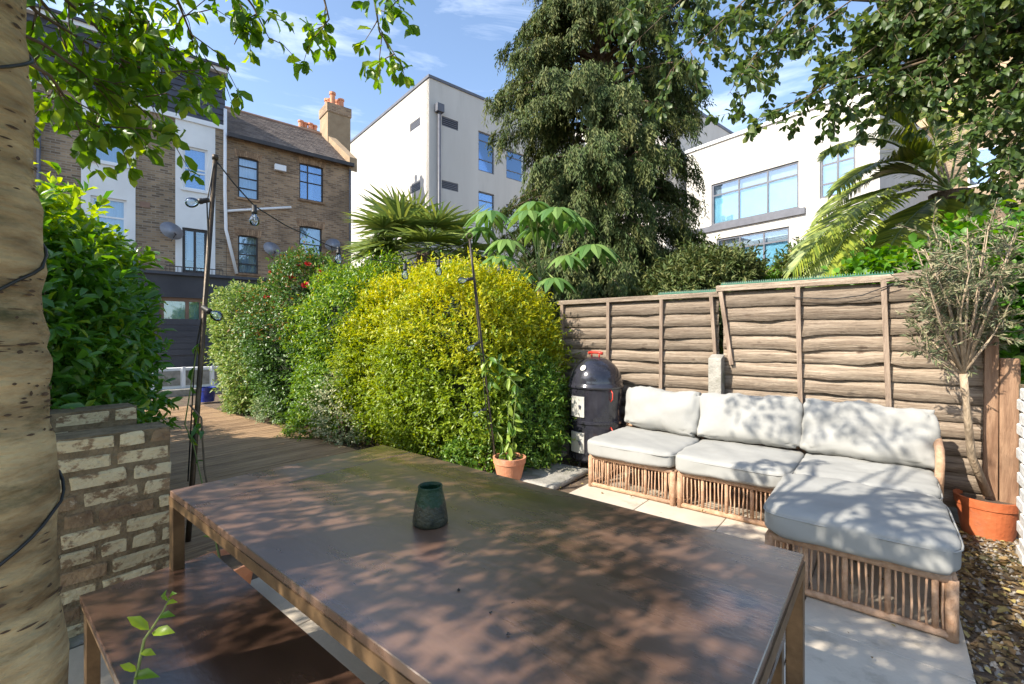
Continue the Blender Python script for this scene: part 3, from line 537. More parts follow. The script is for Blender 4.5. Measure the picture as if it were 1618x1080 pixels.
# ------------------------------------------------------------------ fence panels
YF = 4.80
def plank(x0, x1, z, h, root, seed, y=0.0, broken=None, bright=M_fence):
    r = np.random.default_rng(seed); n = 64; xs = np.linspace(x0, x1, n); t = np.linspace(0, 1, n)
    wob = lambda a, f: a*(np.sin(t*f*6.28+r.uniform(0, 6.28))+.5*np.sin(t*f*15+r.uniform(0, 6.28)))
    zb = z-h/2+wob(.0024, r.uniform(.6, 1.6)); ztp = z+h/2+wob(.002, 1); bow = np.abs(wob(.0035, r.uniform(.7, 1.5)))+r.uniform(0, .008)
    zb = zb+np.cumsum(r.normal(0, .0011, n))*.7+r.normal(0, .0011, n); bow = bow+np.abs(r.normal(0, .0008, n))
    if broken: 
        c, amp = broken; zb = zb+amp*np.exp(-((t-c)/.05)**2); bow = bow+.02*np.exp(-((t-c)/.09)**2)
    V = []
    for i in range(n):
        V += [(xs[i], y-.022-bow[i], zb[i]), (xs[i], y-.004, ztp[i]), (xs[i], y+.004, ztp[i]), (xs[i], y-.010-bow[i], zb[i])]
    Fq = []
    for i in range(n-1):
        for k in range(4): Fq.append((i*4+k, (i+1)*4+k, (i+1)*4+(k+1) % 4, i*4+(k+1) % 4))
    Fq += [(0, 1, 2, 3), ((n-1)*4+3, (n-1)*4+2, (n-1)*4+1, (n-1)*4)]
    return link('plank', npmesh('plank', V, Fq, bright), root)
def spikes(root, a, b):
    mb = MB(); a = Vector(a); b = Vector(b); mb.bar(a, b, .045, .012); n = int((b-a).length/.018)
    for i in range(n):
        for w in (-.016, .012):
            p = a.lerp(b, (i+.5)/n)+Vector((0, w, .006)); s = .004; mb.add([p+Vector((-s, -s, 0)), p+Vector((s, -s, 0)), p+Vector((0, s, 0)), p+Vector((0, 0, .022))], [(0, 1, 3), (1, 2, 3), (2, 0, 3)])
    tag(mb.build('spike_strip', M_green, root), kind='stuff')
f1 = thing('wooden_fence', 'lower lapped wooden fence panel behind the black smoker', 'fence', (-3.16, YF, 0), 0, 'lapped fence panels')
for k in range(13): plank(0, 1.86, .15+.128*k, .148, f1, 100+k, broken=(random.uniform(.35, .95), random.uniform(-.012, .012)))
MB().box(-.03, 1.90, -.055, .03, 1.765, 1.815, .006).build('top_rail', M_fence, f1)
for px in (962, 1046): 
    xx = ony(px, 600, YF-.03).x+3.16; MB().bar((xx-.012, -.044, .02), (xx, -.044, 1.764), .034, .03, (0, 1, 0)).build('batten', M_batten, f1)
MB().bar((1.84, -.05, 1.16), (1.80, -.05, 1.765), .032, .035, (0, 1, 0)).build('batten', M_batten, f1)
MB().bar((.03, -.034, .02), (.03, -.034, 1.764), .04, .035, (0, 1, 0)).build('batten', M_batten, f1)
spikes(f1, (1.25, -.01, 1.824), (1.9, -.01, 1.822))
f2 = thing('wooden_fence', 'taller lapped wooden fence panel behind the sofa, broken planks', 'fence', (-1.27, YF-.02, 0), 0, 'lapped fence panels')
for k in range(13): plank(0.02, 1.86, .17+.130*k, .152, f2, 200+k, broken=((.36, -.02) if k in (10, 9) else (.66, .035) if k == 8 else (random.uniform(.1, .95), random.uniform(-.012, .014))))
MB().box(-.04, 1.44, -.06, .03, 1.815, 1.87, .006).build('top_rail', M_fence, f2); MB().bar((1.30, -.05, 1.842), (1.52, -.05, 1.865), .04, .06).build('broken_rail', M_fence, f2)
for px, tp in ((1262, -.01), (1403, -.055)):
    xx = ony(px, 600, YF-.05).x+1.27; MB().bar((xx+.03, -.046, .02), (xx+tp*.5, -.046, 1.814), .036, .03, (0, 1, 0)).build('batten', M_batten, f2)
MB().bar((.10, -.038, 1.1), (.0, -.038, 1.81), .036, .034, (0, 1, 0)).build('batten', M_batten, f2)
MB().bar((1.83, -.05, -.02), (1.84, -.05, 1.62), .07, .05, (0, 1, 0)).build('end_batten', M_batbrown, f2)
spikes(f2, (0, -.01, 1.878), (1.3, -.01, 1.878))
MB().tube([(.62, -.075, 1.72), (.9, -.08, 1.69), (1.1, -.08, 1.71), (1.32, -.075, 1.80)], .004, 6).build('wire', M_black, f2)
fp = thing('fence_post', 'square brown timber post at the end of the fence beside the white wall', 'post', (.655, 4.74, -.03), 0)
MB().box(-.05, .05, -.05, .05, 0, 1.25, .006).build('post', M_batbrown, fp)
cp = thing('concrete_post', 'short grey concrete post between the two fence panels', 'post', (-1.29, YF-.13, -.03), 0)
MB().add([(-.06, -.06, 0), (.06, -.06, 0), (.06, .06, 0), (-.06, .06, 0), (-.06, -.06, 1.19), (.06, -.06, 1.19), (.06, .06, 1.23), (-.06, .06, 1.23)], [(0, 3, 2, 1), (4, 5, 6, 7), (0, 1, 5, 4), (1, 2, 6, 5), (2, 3, 7, 6), (3, 0, 4, 7)]).build('shaft', M_conc, cp, bevel=.008)
ww = thing('white_wall', 'white painted brick wall end beside the orange pot', 'wall', (.63, 3.9, -.03), 0)
MB().box(.012, .23, -.9, .43, 0, 1.10).build('mortar', M_mortar, ww)
for c in range(14):
    for k in range(6):
        y0 = -.9+.226*k-(.113 if c % 2 else 0); y1 = min(y0+.215, .43); y0 = max(y0, -.9)
        if y1-y0 > .05: MB().box(0+random.uniform(-.004, .004), .24, y0, y1+(0.006 if y1 > .42 else 0), .004+.078*c, .07+.078*c, .008).build('brick', M_wbrick, ww)
# ------------------------------------------------------------------ old brick wall
def rough_brick(lx, ly, lz, seed):
    r = np.random.default_rng(seed); mb = MB(); mb.box(-lx/2, lx/2, -ly/2, ly/2, -lz/2, lz/2, .008)
    mb.v = [tuple(np.array(v)+r.normal(0, .0026, 3)) for v in mb.v]; return mb
def old_wall(label, x_face, yA, yB, thick, ztop, name='brick_wall', base=-.03, rows=None):
    w = thing(name, label, 'wall', (x_face-thick/2, (yA+yB)/2, base)); hh = .086; n = int(round((ztop-base)/hh)); hy_ = (yB-yA)/2
    MB().box(-thick/2+.005, thick/2-.005, -hy_+.005, hy_-.005, 0, n*hh-.010).build('mortar_core', M_mortar, w)
    for c in range(n):
        y = -hy_-random.uniform(0, .1)-(.11 if c % 2 else 0)
        while y < hy_-.03:
            ln = random.choice((.215, .215, .215, .215, .105)); a, b = max(y, -hy_), min(y+ln, hy_); y += ln+.012
            if hy_-b < .035: b = hy_
            if b-a < .04: continue
            m = M_brickA if random.random() < .8 else M_brickB; z = c*hh+.004+.037
            mb = rough_brick(thick+random.uniform(-.006, .006), b-a-.008, .062, random.randrange(9999)); o = mb.build('brick', m, w); o.location = (random.uniform(-.005, .005), (a+b)/2, z); o.rotation_euler = (random.uniform(-.012, .012), 0, random.uniform(-.012, .012))
    return w
old_wall('crumbling limewashed brick wall beside the dining bench', -2.89, -1.0, .70, .22, .90)
old_wall('second limewashed brick wall just behind, below the laurel', -3.18, -1.0, .62, .22, 1.03)
# ------------------------------------------------------------------ table, benches, vase
tx0, tx1, ty0, ty1 = -2.222, -.183, .53, 1.53
tb_ = thing('dining_table', 'long dark bronze patio table with green vase on it', 'table', ((tx0+tx1)/2, (ty0+ty1)/2, 0)); hx_, hy_ = (tx1-tx0)/2, (ty1-ty0)/2
jx = -hx_+.26
MB().box(-hx_+.003, jx-.0015, -hy_+.003, hy_-.003, .738, .76, .002).build('top_panel', M_top, tb_); MB().box(jx+.0015, hx_-.003, -hy_+.003, hy_-.003, .738, .76, .002).build('top_panel', M_top, tb_)
fr = MB().box(-hx_, hx_, -hy_, -hy_+.03, .705, .7375).box(-hx_, hx_, hy_-.03, hy_, .705, .7375).box(-hx_, -hx_+.03, -hy_+.03, hy_-.03, .705, .7375).box(hx_-.03, hx_, -hy_+.03, hy_-.03, .705, .7375).build('frame', M_bronze, tb_)
for sx in (-1, 1):
    for sy in (-1, 1):
        cx, cy_ = sx*(hx_-.022), sy*(hy_-.022); MB().box(cx-.021, cx+.021, cy_-.021, cy_+.021, 0, .704, .003).build('leg', M_bronze, tb_)
def bench(label, x0, x1, y0, y1):
    b = thing('bench', label, 'bench', ((x0+x1)/2, (y0+y1)/2, 0), 0, 'benches at the dining table'); hx_, hy_ = (x1-x0)/2, (y1-y0)/2
    MB().box(-hx_, hx_, -hy_, hy_, .428, .45, .002).build('seat', M_bench, b); MB().box(-hx_+.01, hx_-.01, -hy_+.005, -hy_+.03, .40, .4275).box(-hx_+.01, hx_-.01, hy_-.03, hy_-.005, .40, .4275).build('frame', M_bronze, b)
    for sx in (-1, 1):
        for sy in (-1, 1): cx, cy_ = sx*(hx_-.03), sy*(hy_-.03); MB().box(cx-.02, cx+.02, cy_-.02, cy_+.02, 0, .3995, .003).build('leg', M_bronze, b)
bench('dark bronze bench pulled out beside the old brick wall', -2.235, -.25, .27, .69); bench('dark bronze bench on the sofa side of the table', -2.2, -.25, 1.30, 1.70)
vp = onz(680, 826, .76); vs = thing('vase', 'small tapered green glazed vase on the bronze table', 'vase', tuple(vp))
MB().lathe([(.0, 0), (.054, 0), (.058, .006), (.0565, .025), (.0505, .065), (.0445, .092), (.0405, .108), (.0395, .118), (.0405, .123), (.039, .1255), (.0355, .124), (.035, .112), (.040, .08), (.046, .03), (.0, .02)], 44).build('body', M_raw, vs, smooth=True)
# seeds and twigs on the table
sd = MB()
for px, py in ((725, 933), (811, 955), (775, 969), (604, 789), (1166, 888), (460, 792), (803, 1004)):
    p = onz(px, py, .7602); sd.add([p+Vector((random.uniform(-.005, .005), random.uniform(-.005, .005), random.uniform(0, .006))) for _ in range(6)], [(0, 1, 2), (0, 2, 3), (1, 4, 2), (3, 2, 5)])
o = sd.build('dry_seeds', M_dark); tag(o, 'tiny dark dry seed husks on the table top', kind='stuff')
# ------------------------------------------------------------------ sofa
def spindle_mesh(h, seed):
    r = random.Random(seed); b = r.uniform(-.006, .006); return MB().tube([(0, 0, 0), (b, r.uniform(-.004, .004), h*.35), (b*.7, r.uniform(-.004, .004), h*.65), (0, 0, h)], .0054, 6).mesh('spindle', M_rattan, True)
SP = [spindle_mesh(.235, i) for i in range(9)]; THK = MB().tube([(0, 0, 0), (0, 0, .235)], .0135, 8).mesh('post', M_wrap, True)
def module(name, label, cat, x0, x1, y0, y1, back=False, arm=False, group=None):
    r = thing(name, label, cat, ((x0+x1)/2, (y0+y1)/2, 0), 0, group); a, b = (x1-x0)/2-.02, (y1-y0)/2-.02; zt = .275
    MB().tube([(-a, -b, .022), (a, -b, .022)], .02, 8).tube([(-a, b, .022), (a, b, .022)], .02, 8).tube([(-a, -b, .022), (-a, b, .022)], .02, 8).tube([(a, -b, .022), (a, b, .022)], .02, 8).build('bottom_rail', M_wrap, r, smooth=True)
    MB().tube([(-a, -b, zt), (a, -b, zt)], .021, 8).tube([(-a, b, zt), (a, b, zt)], .021, 8).tube([(-a, -b, zt), (-a, b, zt)], .021, 8).tube([(a, -b, zt), (a, b, zt)], .021, 8).build('top_rail', M_wrap, r, smooth=True)
    MB().box(-a, a, -b, b, zt-.004, zt+.012).build('seat_base', M_wrap, r)
    for sx in (-1, 1):
        for sy in (-1, 1): MB().tube([(sx*a, sy*b, 0), (sx*a, sy*b, zt)], .024, 10).build('leg', M_wrap, r, smooth=True)
    def row(p, q, n):
        for k in range(1, n):
            t = k/n; thick = (k % 6 == 0); link('thick_spindle' if thick else 'spindle', THK if thick else SP[random.randrange(9)], r, (p[0]+(q[0]-p[0])*t, p[1]+(q[1]-p[1])*t, .035), (0, 0, random.uniform(0, 6)))
    row((-a, -b), (a, -b), 26); row((-a, b), (a, b), 12); row((-a, -b), (-a, b), 18); row((a, -b), (a, b), 18)
    if back:
        MB().tube([(-a, b, zt), (-a, b+.03, .62), (a, b+.03, .62), (a, b, zt)], .018, 8).tube([(-a, b+.02, .45), (a, b+.02, .45)], .014, 8).build('back_frame', M_wrap, r, smooth=True)
        for k in range(1, 16): link('back_spindle', MBS, r, (-a+2*a*k/16, b+.012, zt))
    if arm: MB().tube([(a+.005, b-.22, zt), (a+.015, b-.24, .52), (a+.015, b-.20, .60), (a+.01, b-.02, .66), (a+.005, b+.03, .62)], .026, 10).tube([(a+.012, b-.22, .50), (a+.012, b+.0, .52)], .02, 8).build('arm', M_wrap, r, smooth=True)
    return r
MBS = MB().tube([(0, 0, 0), (0, .02, .345)], .007, 6).mesh('back_spindle', M_rattan, True)
module('sofa_module', 'rattan sofa base at the end beside the black smoker', 'sofa', -2.13, -1.335, 3.67, 4.45, True, False, 'rattan sofa bases')
module('sofa_module', 'rattan sofa base between the end module and the corner module', 'sofa', -1.315, -.52, 3.67, 4.45, True, False, 'rattan sofa bases')
module('sofa_module', 'rattan corner sofa base with wrapped arm beside the olive tree', 'sofa', -.50, .27, 3.67, 4.45, True, True, 'rattan sofa bases')
module('ottoman', 'rattan ottoman base in front of the corner seat', 'ottoman', -.53, .24, 2.84, 3.64)
def cushion(name, label, loc, sx, sy, sz, rot=(0, 0, 0), group=None, puff=.35, p=7.0, seed=0, wr=.010, pinch=0.0):
    n = 22; V = []; Fq = []; t = np.linspace(-1, 1, n+1); G = {}
    def vid(q):
        k = tuple(np.round(q, 5))
        if k not in G: G[k] = len(V); V.append(q)
        return G[k]
    for ax in range(3):
        for s in (-1, 1):
            for i in range(n):
                for j in range(n):
                    qs = []
                    for di, dj in ((0, 0), (1, 0), (1, 1), (0, 1)):
                        q = [0, 0, 0]; q[ax] = s; q[(ax+1) % 3] = t[i+di]; q[(ax+2) % 3] = t[j+dj]; qs.append(vid(np.array(q, float)))
                    Fq.append(qs if s > 0 else qs[::-1])
    Q = np.array(V); nrm = (np.abs(Q)**p).sum(1)**(1/p); P = Q/nrm[:, None]
    e = np.maximum(np.abs(P[:, 0]), np.abs(P[:, 1])); ed = (1-P[:, 0]**4)*(1-P[:, 1]**4)
    P[:, 2] *= (1-puff)+puff*ed**.5 if puff else 1
    P = P*np.array([sx/2, sy/2, sz/2])
    if pinch:                                   # pulled-in sides between the corners
        u, v = Q[:, 0], Q[:, 1]; P[:, 0] *= 1-pinch*(1-v**2)*np.abs(u)**3; P[:, 1] *= 1-pinch*(1-u**2)*np.abs(v)**3
    rr = nz3(P, 9, seed)*wr+nz3(P*[1, 1, .4], 22, seed+5)*wr*.45
    k = np.exp(-((1-np.abs(Q[:, 0])*np.abs(Q[:, 1]))/.35)**2); ang = np.arctan2(Q[:, 1]-np.sign(Q[:, 1]), Q[:, 0]-np.sign(Q[:, 0])); rr += np.sin(ang*9+seed)*k*wr*.9
    P += norm(Q)*rr[:, None]; P[:, 2] = np.maximum(P[:, 2], -sz/2)
    r = thing(name, label, 'cushion', loc, 0, group); r.rotation_euler = rot
    link('cover', npmesh('cover', P, Fq, M_fabric, smooth=True), r)
    mb = MB(); prev = []
    for a in np.linspace(0, 2*math.pi, 73):
        c, s_ = math.cos(a), math.sin(a); m_ = (abs(c)**p+abs(s_)**p)**(1/p); prev.append((c/m_*sx/2*.998, s_/m_*sy/2*.998, sz*(.26 if name == 'seat_cushion' else 0)*.9))
    if name == 'seat_cushion': mb.tube(prev, .0045, 6, False).build('piping', M_fabric, r, smooth=True)
    return r
zc = .287
g1 = 'grey seat cushions'
cushion('seat_cushion', 'pale grey seat cushion in full sun beside the smoker', (-1.735, 4.02, zc+.082), .81, .84, .165, (0, 0, .01), g1, .18, 8, 1)
cushion('seat_cushion', 'pale grey seat cushion with leaf shadow on the middle module', (-.93, 4.02, zc+.082), .81, .84, .165, (0, 0, -.008), g1, .18, 8, 2)
cushion('seat_cushion', 'pale grey seat cushion on the corner module beside the arm', (-.135, 4.03, zc+.082), .77, .80, .165, (0, 0, 0), g1, .18, 8, 3)
cushion('seat_cushion', 'pale grey seat cushion on the ottoman, dappled with shade', (-.145, 3.20, zc+.09), .81, .86, .18, (0, 0, .012), g1, .2, 8, 4)
g2 = 'grey back cushions'
for i, (x, lb, w, ht) in enumerate(((-1.715, 'pale grey back cushion leaning nearest the black smoker', .79, .43), (-.95, 'pale grey back cushion leaning in front of the concrete post', .86, .45), (-.14, 'wide pale grey back cushion leaning beside the olive tree', .86, .45))):
    cushion('back_cushion', lb, (x, 4.375, zc+.165+.20), w, ht, .20, (R(71), R((1.5, -1.2, 1.0)[i]), R((-2, 1.5, 0)[i])), g2, .80, 6, 11+i, .020, .06)
# ------------------------------------------------------------------ smoker
sp = ony(941, 600, 4.36); sm = thing('smoker', 'tall black enamel bullet smoker with red handle', 'smoker', (sp.x, 4.36, -.035), R(-8)); rr = .285
MB().lathe([(.0, .10), (rr*.9, .10), (rr, .13), (rr, .50)], 44).build('lower_body', M_enamel, sm, smooth=False)
MB().lathe([(rr-.01, .50), (rr+.012, .505), (rr+.012, .53), (rr, .535), (rr, .86)], 44).build('upper_body', M_enamel, sm)
MB().lathe([(rr-.01, .86), (rr+.014, .865), (rr+.014, .89), (rr, .90)]+[(rr*math.cos(a), .90+.29*math.sin(a)) for a in np.linspace(.1, 1.5, 12)]+[(0.0, 1.192)], 44).build('lid', M_enamel, sm, smooth=True)
for a in range(3):
    an = a*2.09+.4; MB().bar((math.cos(an)*.22, math.sin(an)*.22, .14), (math.cos(an)*.25, math.sin(an)*.25, 0), .035, .01).build('leg', M_enamel, sm)
MB().tube([(-.09, 0, 1.225), (-.05, 0, 1.235), (.05, 0, 1.235), (.09, 0, 1.225)], .017, 10).tube([(-.05, 0, 1.18), (-.05, 0, 1.235)], .009, 8).tube([(.05, 0, 1.18), (.05, 0, 1.235)], .009, 8).build('handle', M_red, sm, smooth=True)
for z in (.31, .68):
    mb = MB(); n = 6
    for lay, (hw, hh, rad) in enumerate(((.085, .105, rr+.007), )):
        for i in range(n):
            a0, a1 = [-math.pi/2-.05+hw/rr*(-1+2*q/n) for q in (i, i+1)]; r2 = rad
            mb.add([(math.cos(a0)*r2, math.sin(a0)*r2, z-hh), (math.cos(a1)*r2, math.sin(a1)*r2, z-hh), (math.cos(a1)*r2, math.sin(a1)*r2, z+hh), (math.cos(a0)*r2, math.sin(a0)*r2, z+hh)], [(0, 1, 2, 3)])
    d = mb.build('door', M_steel, sm); s = d.modifiers.new('s', 'SOLIDIFY'); s.thickness = .012; s.offset = 0
    a = -math.pi/2+.09; MB().tube([(math.cos(a)*(rr+.01), math.sin(a)*(rr+.01), z-.02), (math.cos(a)*(rr+.03), math.sin(a)*(rr+.03), z+.02)], .011, 8).build('knob', M_gframe, d)
t_ = MB().lathe([(0, .0), (.032, .0), (.032, .012), (0, .014)], 20).build('thermometer', M_steel, sm)
t_.location = (0.02, -rr*.80, 1.075); t_.rotation_euler = (R(58), 0, 0)
for z in (.42, .80):
    a = -.35; MB().tube([(math.cos(a)*rr, math.sin(a)*rr, z-.06), (math.cos(a)*(rr+.03), math.sin(a)*(rr+.03), z-.03), (math.cos(a)*(rr+.03), math.sin(a)*(rr+.03), z+.03), (math.cos(a)*rr, math.sin(a)*rr, z+.06)], .006, 8).build('side_handle', M_red, sm, smooth=True)
# ------------------------------------------------------------------ pots
def pot(name, label, cat, loc, rt, rbm, h, m, parts=True):
    p = thing(name, label, cat, loc)
    MB().lathe([(rbm*.9, 0), (rbm, .004), (rt*.96, h*.78), (rt, h*.78), (rt*1.03, h), (rt*.93, h), (rt*.9, h*.85)], 40).build('pot', m, p, smooth=False)
    MB().lathe([(0, h*.885), (rt*.5, h*.89), (rt*.92, h*.88)], 24).build('soil', M_ground, p); return p
tp = onz(805, 757, 0); tpot = pot('climber_pot', 'terracotta pot with a thin climbing plant before the golden hedge', 'potted plant', (tp.x, tp.y, -.03), .155, .105, .25, M_terra)
op = onz(1560, 836, 0); opot = pot('olive_tree', 'olive tree with bare lower trunk in an orange pot', 'tree', (op.x, op.y, -.035), .172, .135, .27, M_orange)
bp_ = onz(327, 634, .0); bpot = pot('blue_pot', 'blue glazed pot at the end of the decking', 'pot', (bp_.x, bp_.y, 0), .17, .13, .30, M_bluepot)
lp = Vector((-3.02, 1.12, 0)); lpot = pot('bench_pot', 'brown terracotta pot with a thin stem behind the bench', 'potted plant', (lp.x+.42, lp.y-.28, 0), .15, .11, .24, M_terra)
# ------------------------------------------------------------------ poles and festoon lights
def bulb(parent, p, d):
    """festoon bulb: socket at p, glass in direction d (world)"""
    p = Vector(p); d = Vector(d).normalized(); q = d.to_track_quat('Z', 'Y').to_matrix().to_4x4(); Mx = Matrix.Translation(p) @ q
    s = MB().lathe([(.008, -.012), (.015, -.01), (.016, .03), (.019, .032), (.019, .048), (.013, .05)], 14); s.v = [tuple(Mx @ Vector(v)) for v in s.v]; so = s.build('bulb_socket', M_black, parent, True, True)
    g = MB().lathe([(.012, .05), (.016, .062), (.026, .075), (.031, .09), (.0325, .102), (.030, .117), (.022, .129), (.010, .135), (.0, .136)], 20); g.v = [tuple(Mx @ Vector(v)) for v in g.v]; g.build('bulb_glass', M_bulb, so, True, True)
    c = MB().tube([(0, 0, .052), (0, 0, .075)], .004, 6).tube([(0, 0, .075), (.006, 0, .1), (-.006, 0, .1), (0, 0, .075)], .0009, 4); c.v = [tuple(Mx @ Vector(v)) for v in c.v]; c.build('filament', M_steel, so, False, True)
PL0, PL1 = W(300, 815, 3.05), W(340, 252, 2.95); gl = PL0+(PL0-PL1)*((PL0.z+.02)/(PL1.z-PL0.z))
pl = thing('light_pole', 'dark steel pole holding festoon lights beside the decking', 'pole', (gl.x, gl.y, -.02)); MB().tube([gl, PL0, PL1], [.017, .017, .014], 10).tube([PL1+Vector((0, 0, 0)), PL1+Vector((0, 0, .03))], .018, 10).build('pole', M_pole, pl, True, True)
PR0, PR1 = W(783, 728, 4.45), W(742, 378, 4.3); gr = PR0+(PR0-PR1)*((PR0.z+.03)/(PR1.z-PR0.z))
prp = thing('light_pole', 'thin dark pole leaning before the golden hedge', 'pole', (gr.x, gr.y, -.03)); MB().tube([gr, PR0, PR1], .0125, 8).build('pole', M_pole, prp, True, True)
MB().tube([PR1+Vector((.03*math.cos(a)*CT, .03*math.cos(a)*ST, .03+.03*math.sin(a))) for a in np.linspace(-1.57, 4.71, 16)], .005, 6).build('ring', M_pole, prp, True, True)
fs = thing('festoon_lights', 'string of clear glass bulbs on black cable between the poles', 'string lights', tuple(PL1)); ROOTM[fs] = Matrix.Translation(PL1)
kp = [(340, 252, 2.95), (370, 290, 3.05), (402, 325, 3.2), (450, 355, 3.5), (520, 388, 3.9), (580, 408, 4.05), (640, 418, 4.15), (690, 412, 4.22), (742, 380, 4.3)]
MB().tube([W(*k) for k in kp], .0045, 6).build('cable', M_black, fs, True, True)
MB().tube([W(338, 258, 2.93), W(327, 320, 2.95), W(330, 400, 2.96), W(322, 485, 2.98), W(308, 560, 3.0), W(303, 650, 3.02), W(297, 760, 3.05)], .0045, 6).build('cable', M_black, fs, True, True)
MB().tube([W(743, 382, 4.28), W(748, 440, 4.31), W(758, 546, 4.35), W(769, 652, 4.40), W(778, 710, 4.43)], .0045, 6).build('cable', M_black, fs, True, True)
RX = Vector((CT, ST, 0)); UP = Vector((0, 0, 1))
for px, py, D, d in ((402, 326, 3.2, -UP), (535, 392, 3.96, -UP), (640, 418, 4.15, -UP), (693, 412, 4.22, -UP), (327, 316, 2.93, -RX-UP*.15), (322, 486, 2.95, RX*.8-UP*.5), (746, 440, 4.28, -RX-UP*.2), (757, 540, 4.32, -RX*.7-UP*.5), (767, 646, 4.37, -RX*.8-UP*.4)): bulb(fs, W(px, py, D), d)
# ------------------------------------------------------------------ foliage
def sprigs(C, out, per, L, spread=.5, along=.16):
    """leaf arrays radiating from short twigs at C pointing to out"""
    n = len(C); k = n*per; Cr = np.repeat(C, per, 0); Or = np.repeat(out, per, 0); t = RNG.random((k, 1))
    A = norm(Or*RNG.uniform(.2, 1.0, (k, 1))+rv(k)*.9); P = Cr+Or*t*along+rv(k)*.01
    Nn = norm(rv(k)*.55+Or*.55+np.array([0, 0, .75])); return P, A, Nn, RNG.uniform(.65, 1.15, k)*L
def bush(name, label, cat, c, rad, ns, per, L, wr, m, seed, e=3.2, lump=.10, lf=2.4, bfun=None, full=False, group=None, zmin=0.0, along=.16, core=True, stems=6):
    c = np.array(c, float); rad = np.array(rad, float); root = thing(name, label, cat, (c[0], c[1], -.035), 0, group)
    d = rv(ns*2); sc = 1/((np.abs(d)**e).sum(1)**(1/e)); Pn = d*sc[:, None]
    dep = 1-np.abs(RNG.normal(0, .11, len(Pn))); h = nz3(Pn*rad, lf, seed)*lump; P = c+Pn*rad*(dep+h)[:, None]
    k = P[:, 2] > zmin; P = P[k]; o = norm((Pn/rad)[k])+np.array([0, 0, .25]); 
    ko = RNG.random(len(P)) < .10; P[ko] += norm(o)[ko]*RNG.uniform(.04, .20, (ko.sum(), 1)); LP, LA, LN, LL = sprigs(P, norm(o), per, L, along=along)
    n = len(LP); var = RNG.random((n, 3)); hgt = (LP[:, 2]-zmin)/(c[2]+rad[2]-zmin); var[:, 2] = bfun(LP, hgt) if bfun else (RNG.random(n) < .08)*.8
    k = LP[:, 2] > zmin-.02; LP, LA, LN, LL, var = LP[k], LA[k], LN[k], LL[k], var[k]
    off = np.array([c[0], c[1], -.035])
    o = link('foliage', leafmesh('foliage', LP-off, LA, LN, LL, wr, m, var, T_FULL if full else T_SIMPLE), root); tag(o, kind='stuff')
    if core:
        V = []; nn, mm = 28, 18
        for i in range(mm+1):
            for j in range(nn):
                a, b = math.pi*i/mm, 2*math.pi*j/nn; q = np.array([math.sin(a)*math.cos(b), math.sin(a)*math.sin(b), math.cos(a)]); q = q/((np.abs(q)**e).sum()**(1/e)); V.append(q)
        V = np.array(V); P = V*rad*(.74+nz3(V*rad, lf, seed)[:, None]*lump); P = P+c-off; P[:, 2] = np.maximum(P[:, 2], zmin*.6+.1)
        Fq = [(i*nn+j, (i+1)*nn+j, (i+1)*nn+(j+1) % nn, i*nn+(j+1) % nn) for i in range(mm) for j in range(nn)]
        tag(link('light_block_core', npmesh('light_block_core', P, Fq, M_core), root), kind='stuff')  # solid dark core, added to block light and sight through the leaves
    for i in range(stems):
        a = random.uniform(0, 6.28); q = Vector((math.cos(a)*rad[0]*random.uniform(.1, .6), math.sin(a)*rad[1]*random.uniform(.1, .6), 0)); top = q*1.3; top.z = c[2]+.1
        MB().tube([q*.6, q*.9+Vector((0, 0, .25)), top], [.02, .016, .008], 6).build('stem', M_twig, root)
    return root, (LP, LA, LN, LL)
# laurel hedge
lr, _ = bush('laurel_hedge', 'glossy dark green laurel hedge behind the old brick wall', 'hedge', (-5.6, -.25, 1.2), (2.2, 1.16, 1.28), 3800, 7, .105, .40, L_laurel, 3, 2.5, .07, 2.2, lambda P, h: np.clip((h-.72)*3.6, 0, .9)*(RNG.random(len(P)) < .75)+(RNG.random(len(P)) < .06)*.5, True, along=.20, stems=5)
# single laurel leaves that stand out on the camera side
n = 1500; pxs = RNG.uniform(75, 272, n); pys = RNG.uniform(320, 660, n); Pl = []; 
for a, b in zip(pxs, pys):
    d = ray(a, b)
    for D in np.arange(2.9, 5.2, .06):
        q = (np.array([d.x*D, d.y*D, CH+d.z*D])-np.array([-5.6, -.25, 1.2]))/np.array([2.2, 1.16, 1.28])
        if (np.abs(q)**2.5).sum() < 1.06: Pl.append((d.x*D, d.y*D, CH+d.z*D)); break
Pl = np.array(Pl[:290]); k = len(Pl); dr = norm(np.array([[.8, .35, .25]])+rv(k)*.75); leafobjs(lr, Pl+rv(k)*.03, dr, norm(np.array([[.25, -.2, 1.0]])+rv(k)*.45), RNG.uniform(.085, .135, k), .40, L_laurel)
# the far run of the laurel hedge
bush('laurel_hedge', 'far run of clipped laurel hedge along the decking', 'hedge', (-8.9, -.3, .8), (1.9, .9, .85), 1500, 7, .11, .42, L_laurel, 4, 4, .07, 2.2, None, core=True, stems=3)
yel = lambda P, h: np.clip((h-.42+nz3(P, 2.5, 9)*.30)*1.35+.14, .1, .9)*(RNG.random(len(P)) < .75)
bush('golden_hedge', 'big rounded golden yellow hedge with green base', 'hedge', (-4.40, 4.02, 1.02), (1.42, .92, 1.08), 10000, 7, .054, .42, L_yellow, 5, 3.0, .13, 2.8, yel, along=.15)
bush('green_shrub', 'bright green shrub between the golden hedge and the roses', 'shrub', (-6.1, 4.05, 1.12), (1.2, .95, 1.28), 4800, 7, .062, .45, L_green, 6, 2.3, .2, 2.6, lambda P, h: (RNG.random(len(P)) < .25)*np.clip(h, 0, .8), along=.2)
rs, _ = bush('rose_bush', 'dark leafy rose bush with red flowers', 'shrub', (-7.75, 3.95, 1.2), (1.25, .85, 1.40), 4800, 7, .060, .55, L_rose, 8, 2.3, .24, 2.6, lambda P, h: (RNG.random(len(P)) < .15)*.9*(h > .5), along=.24)
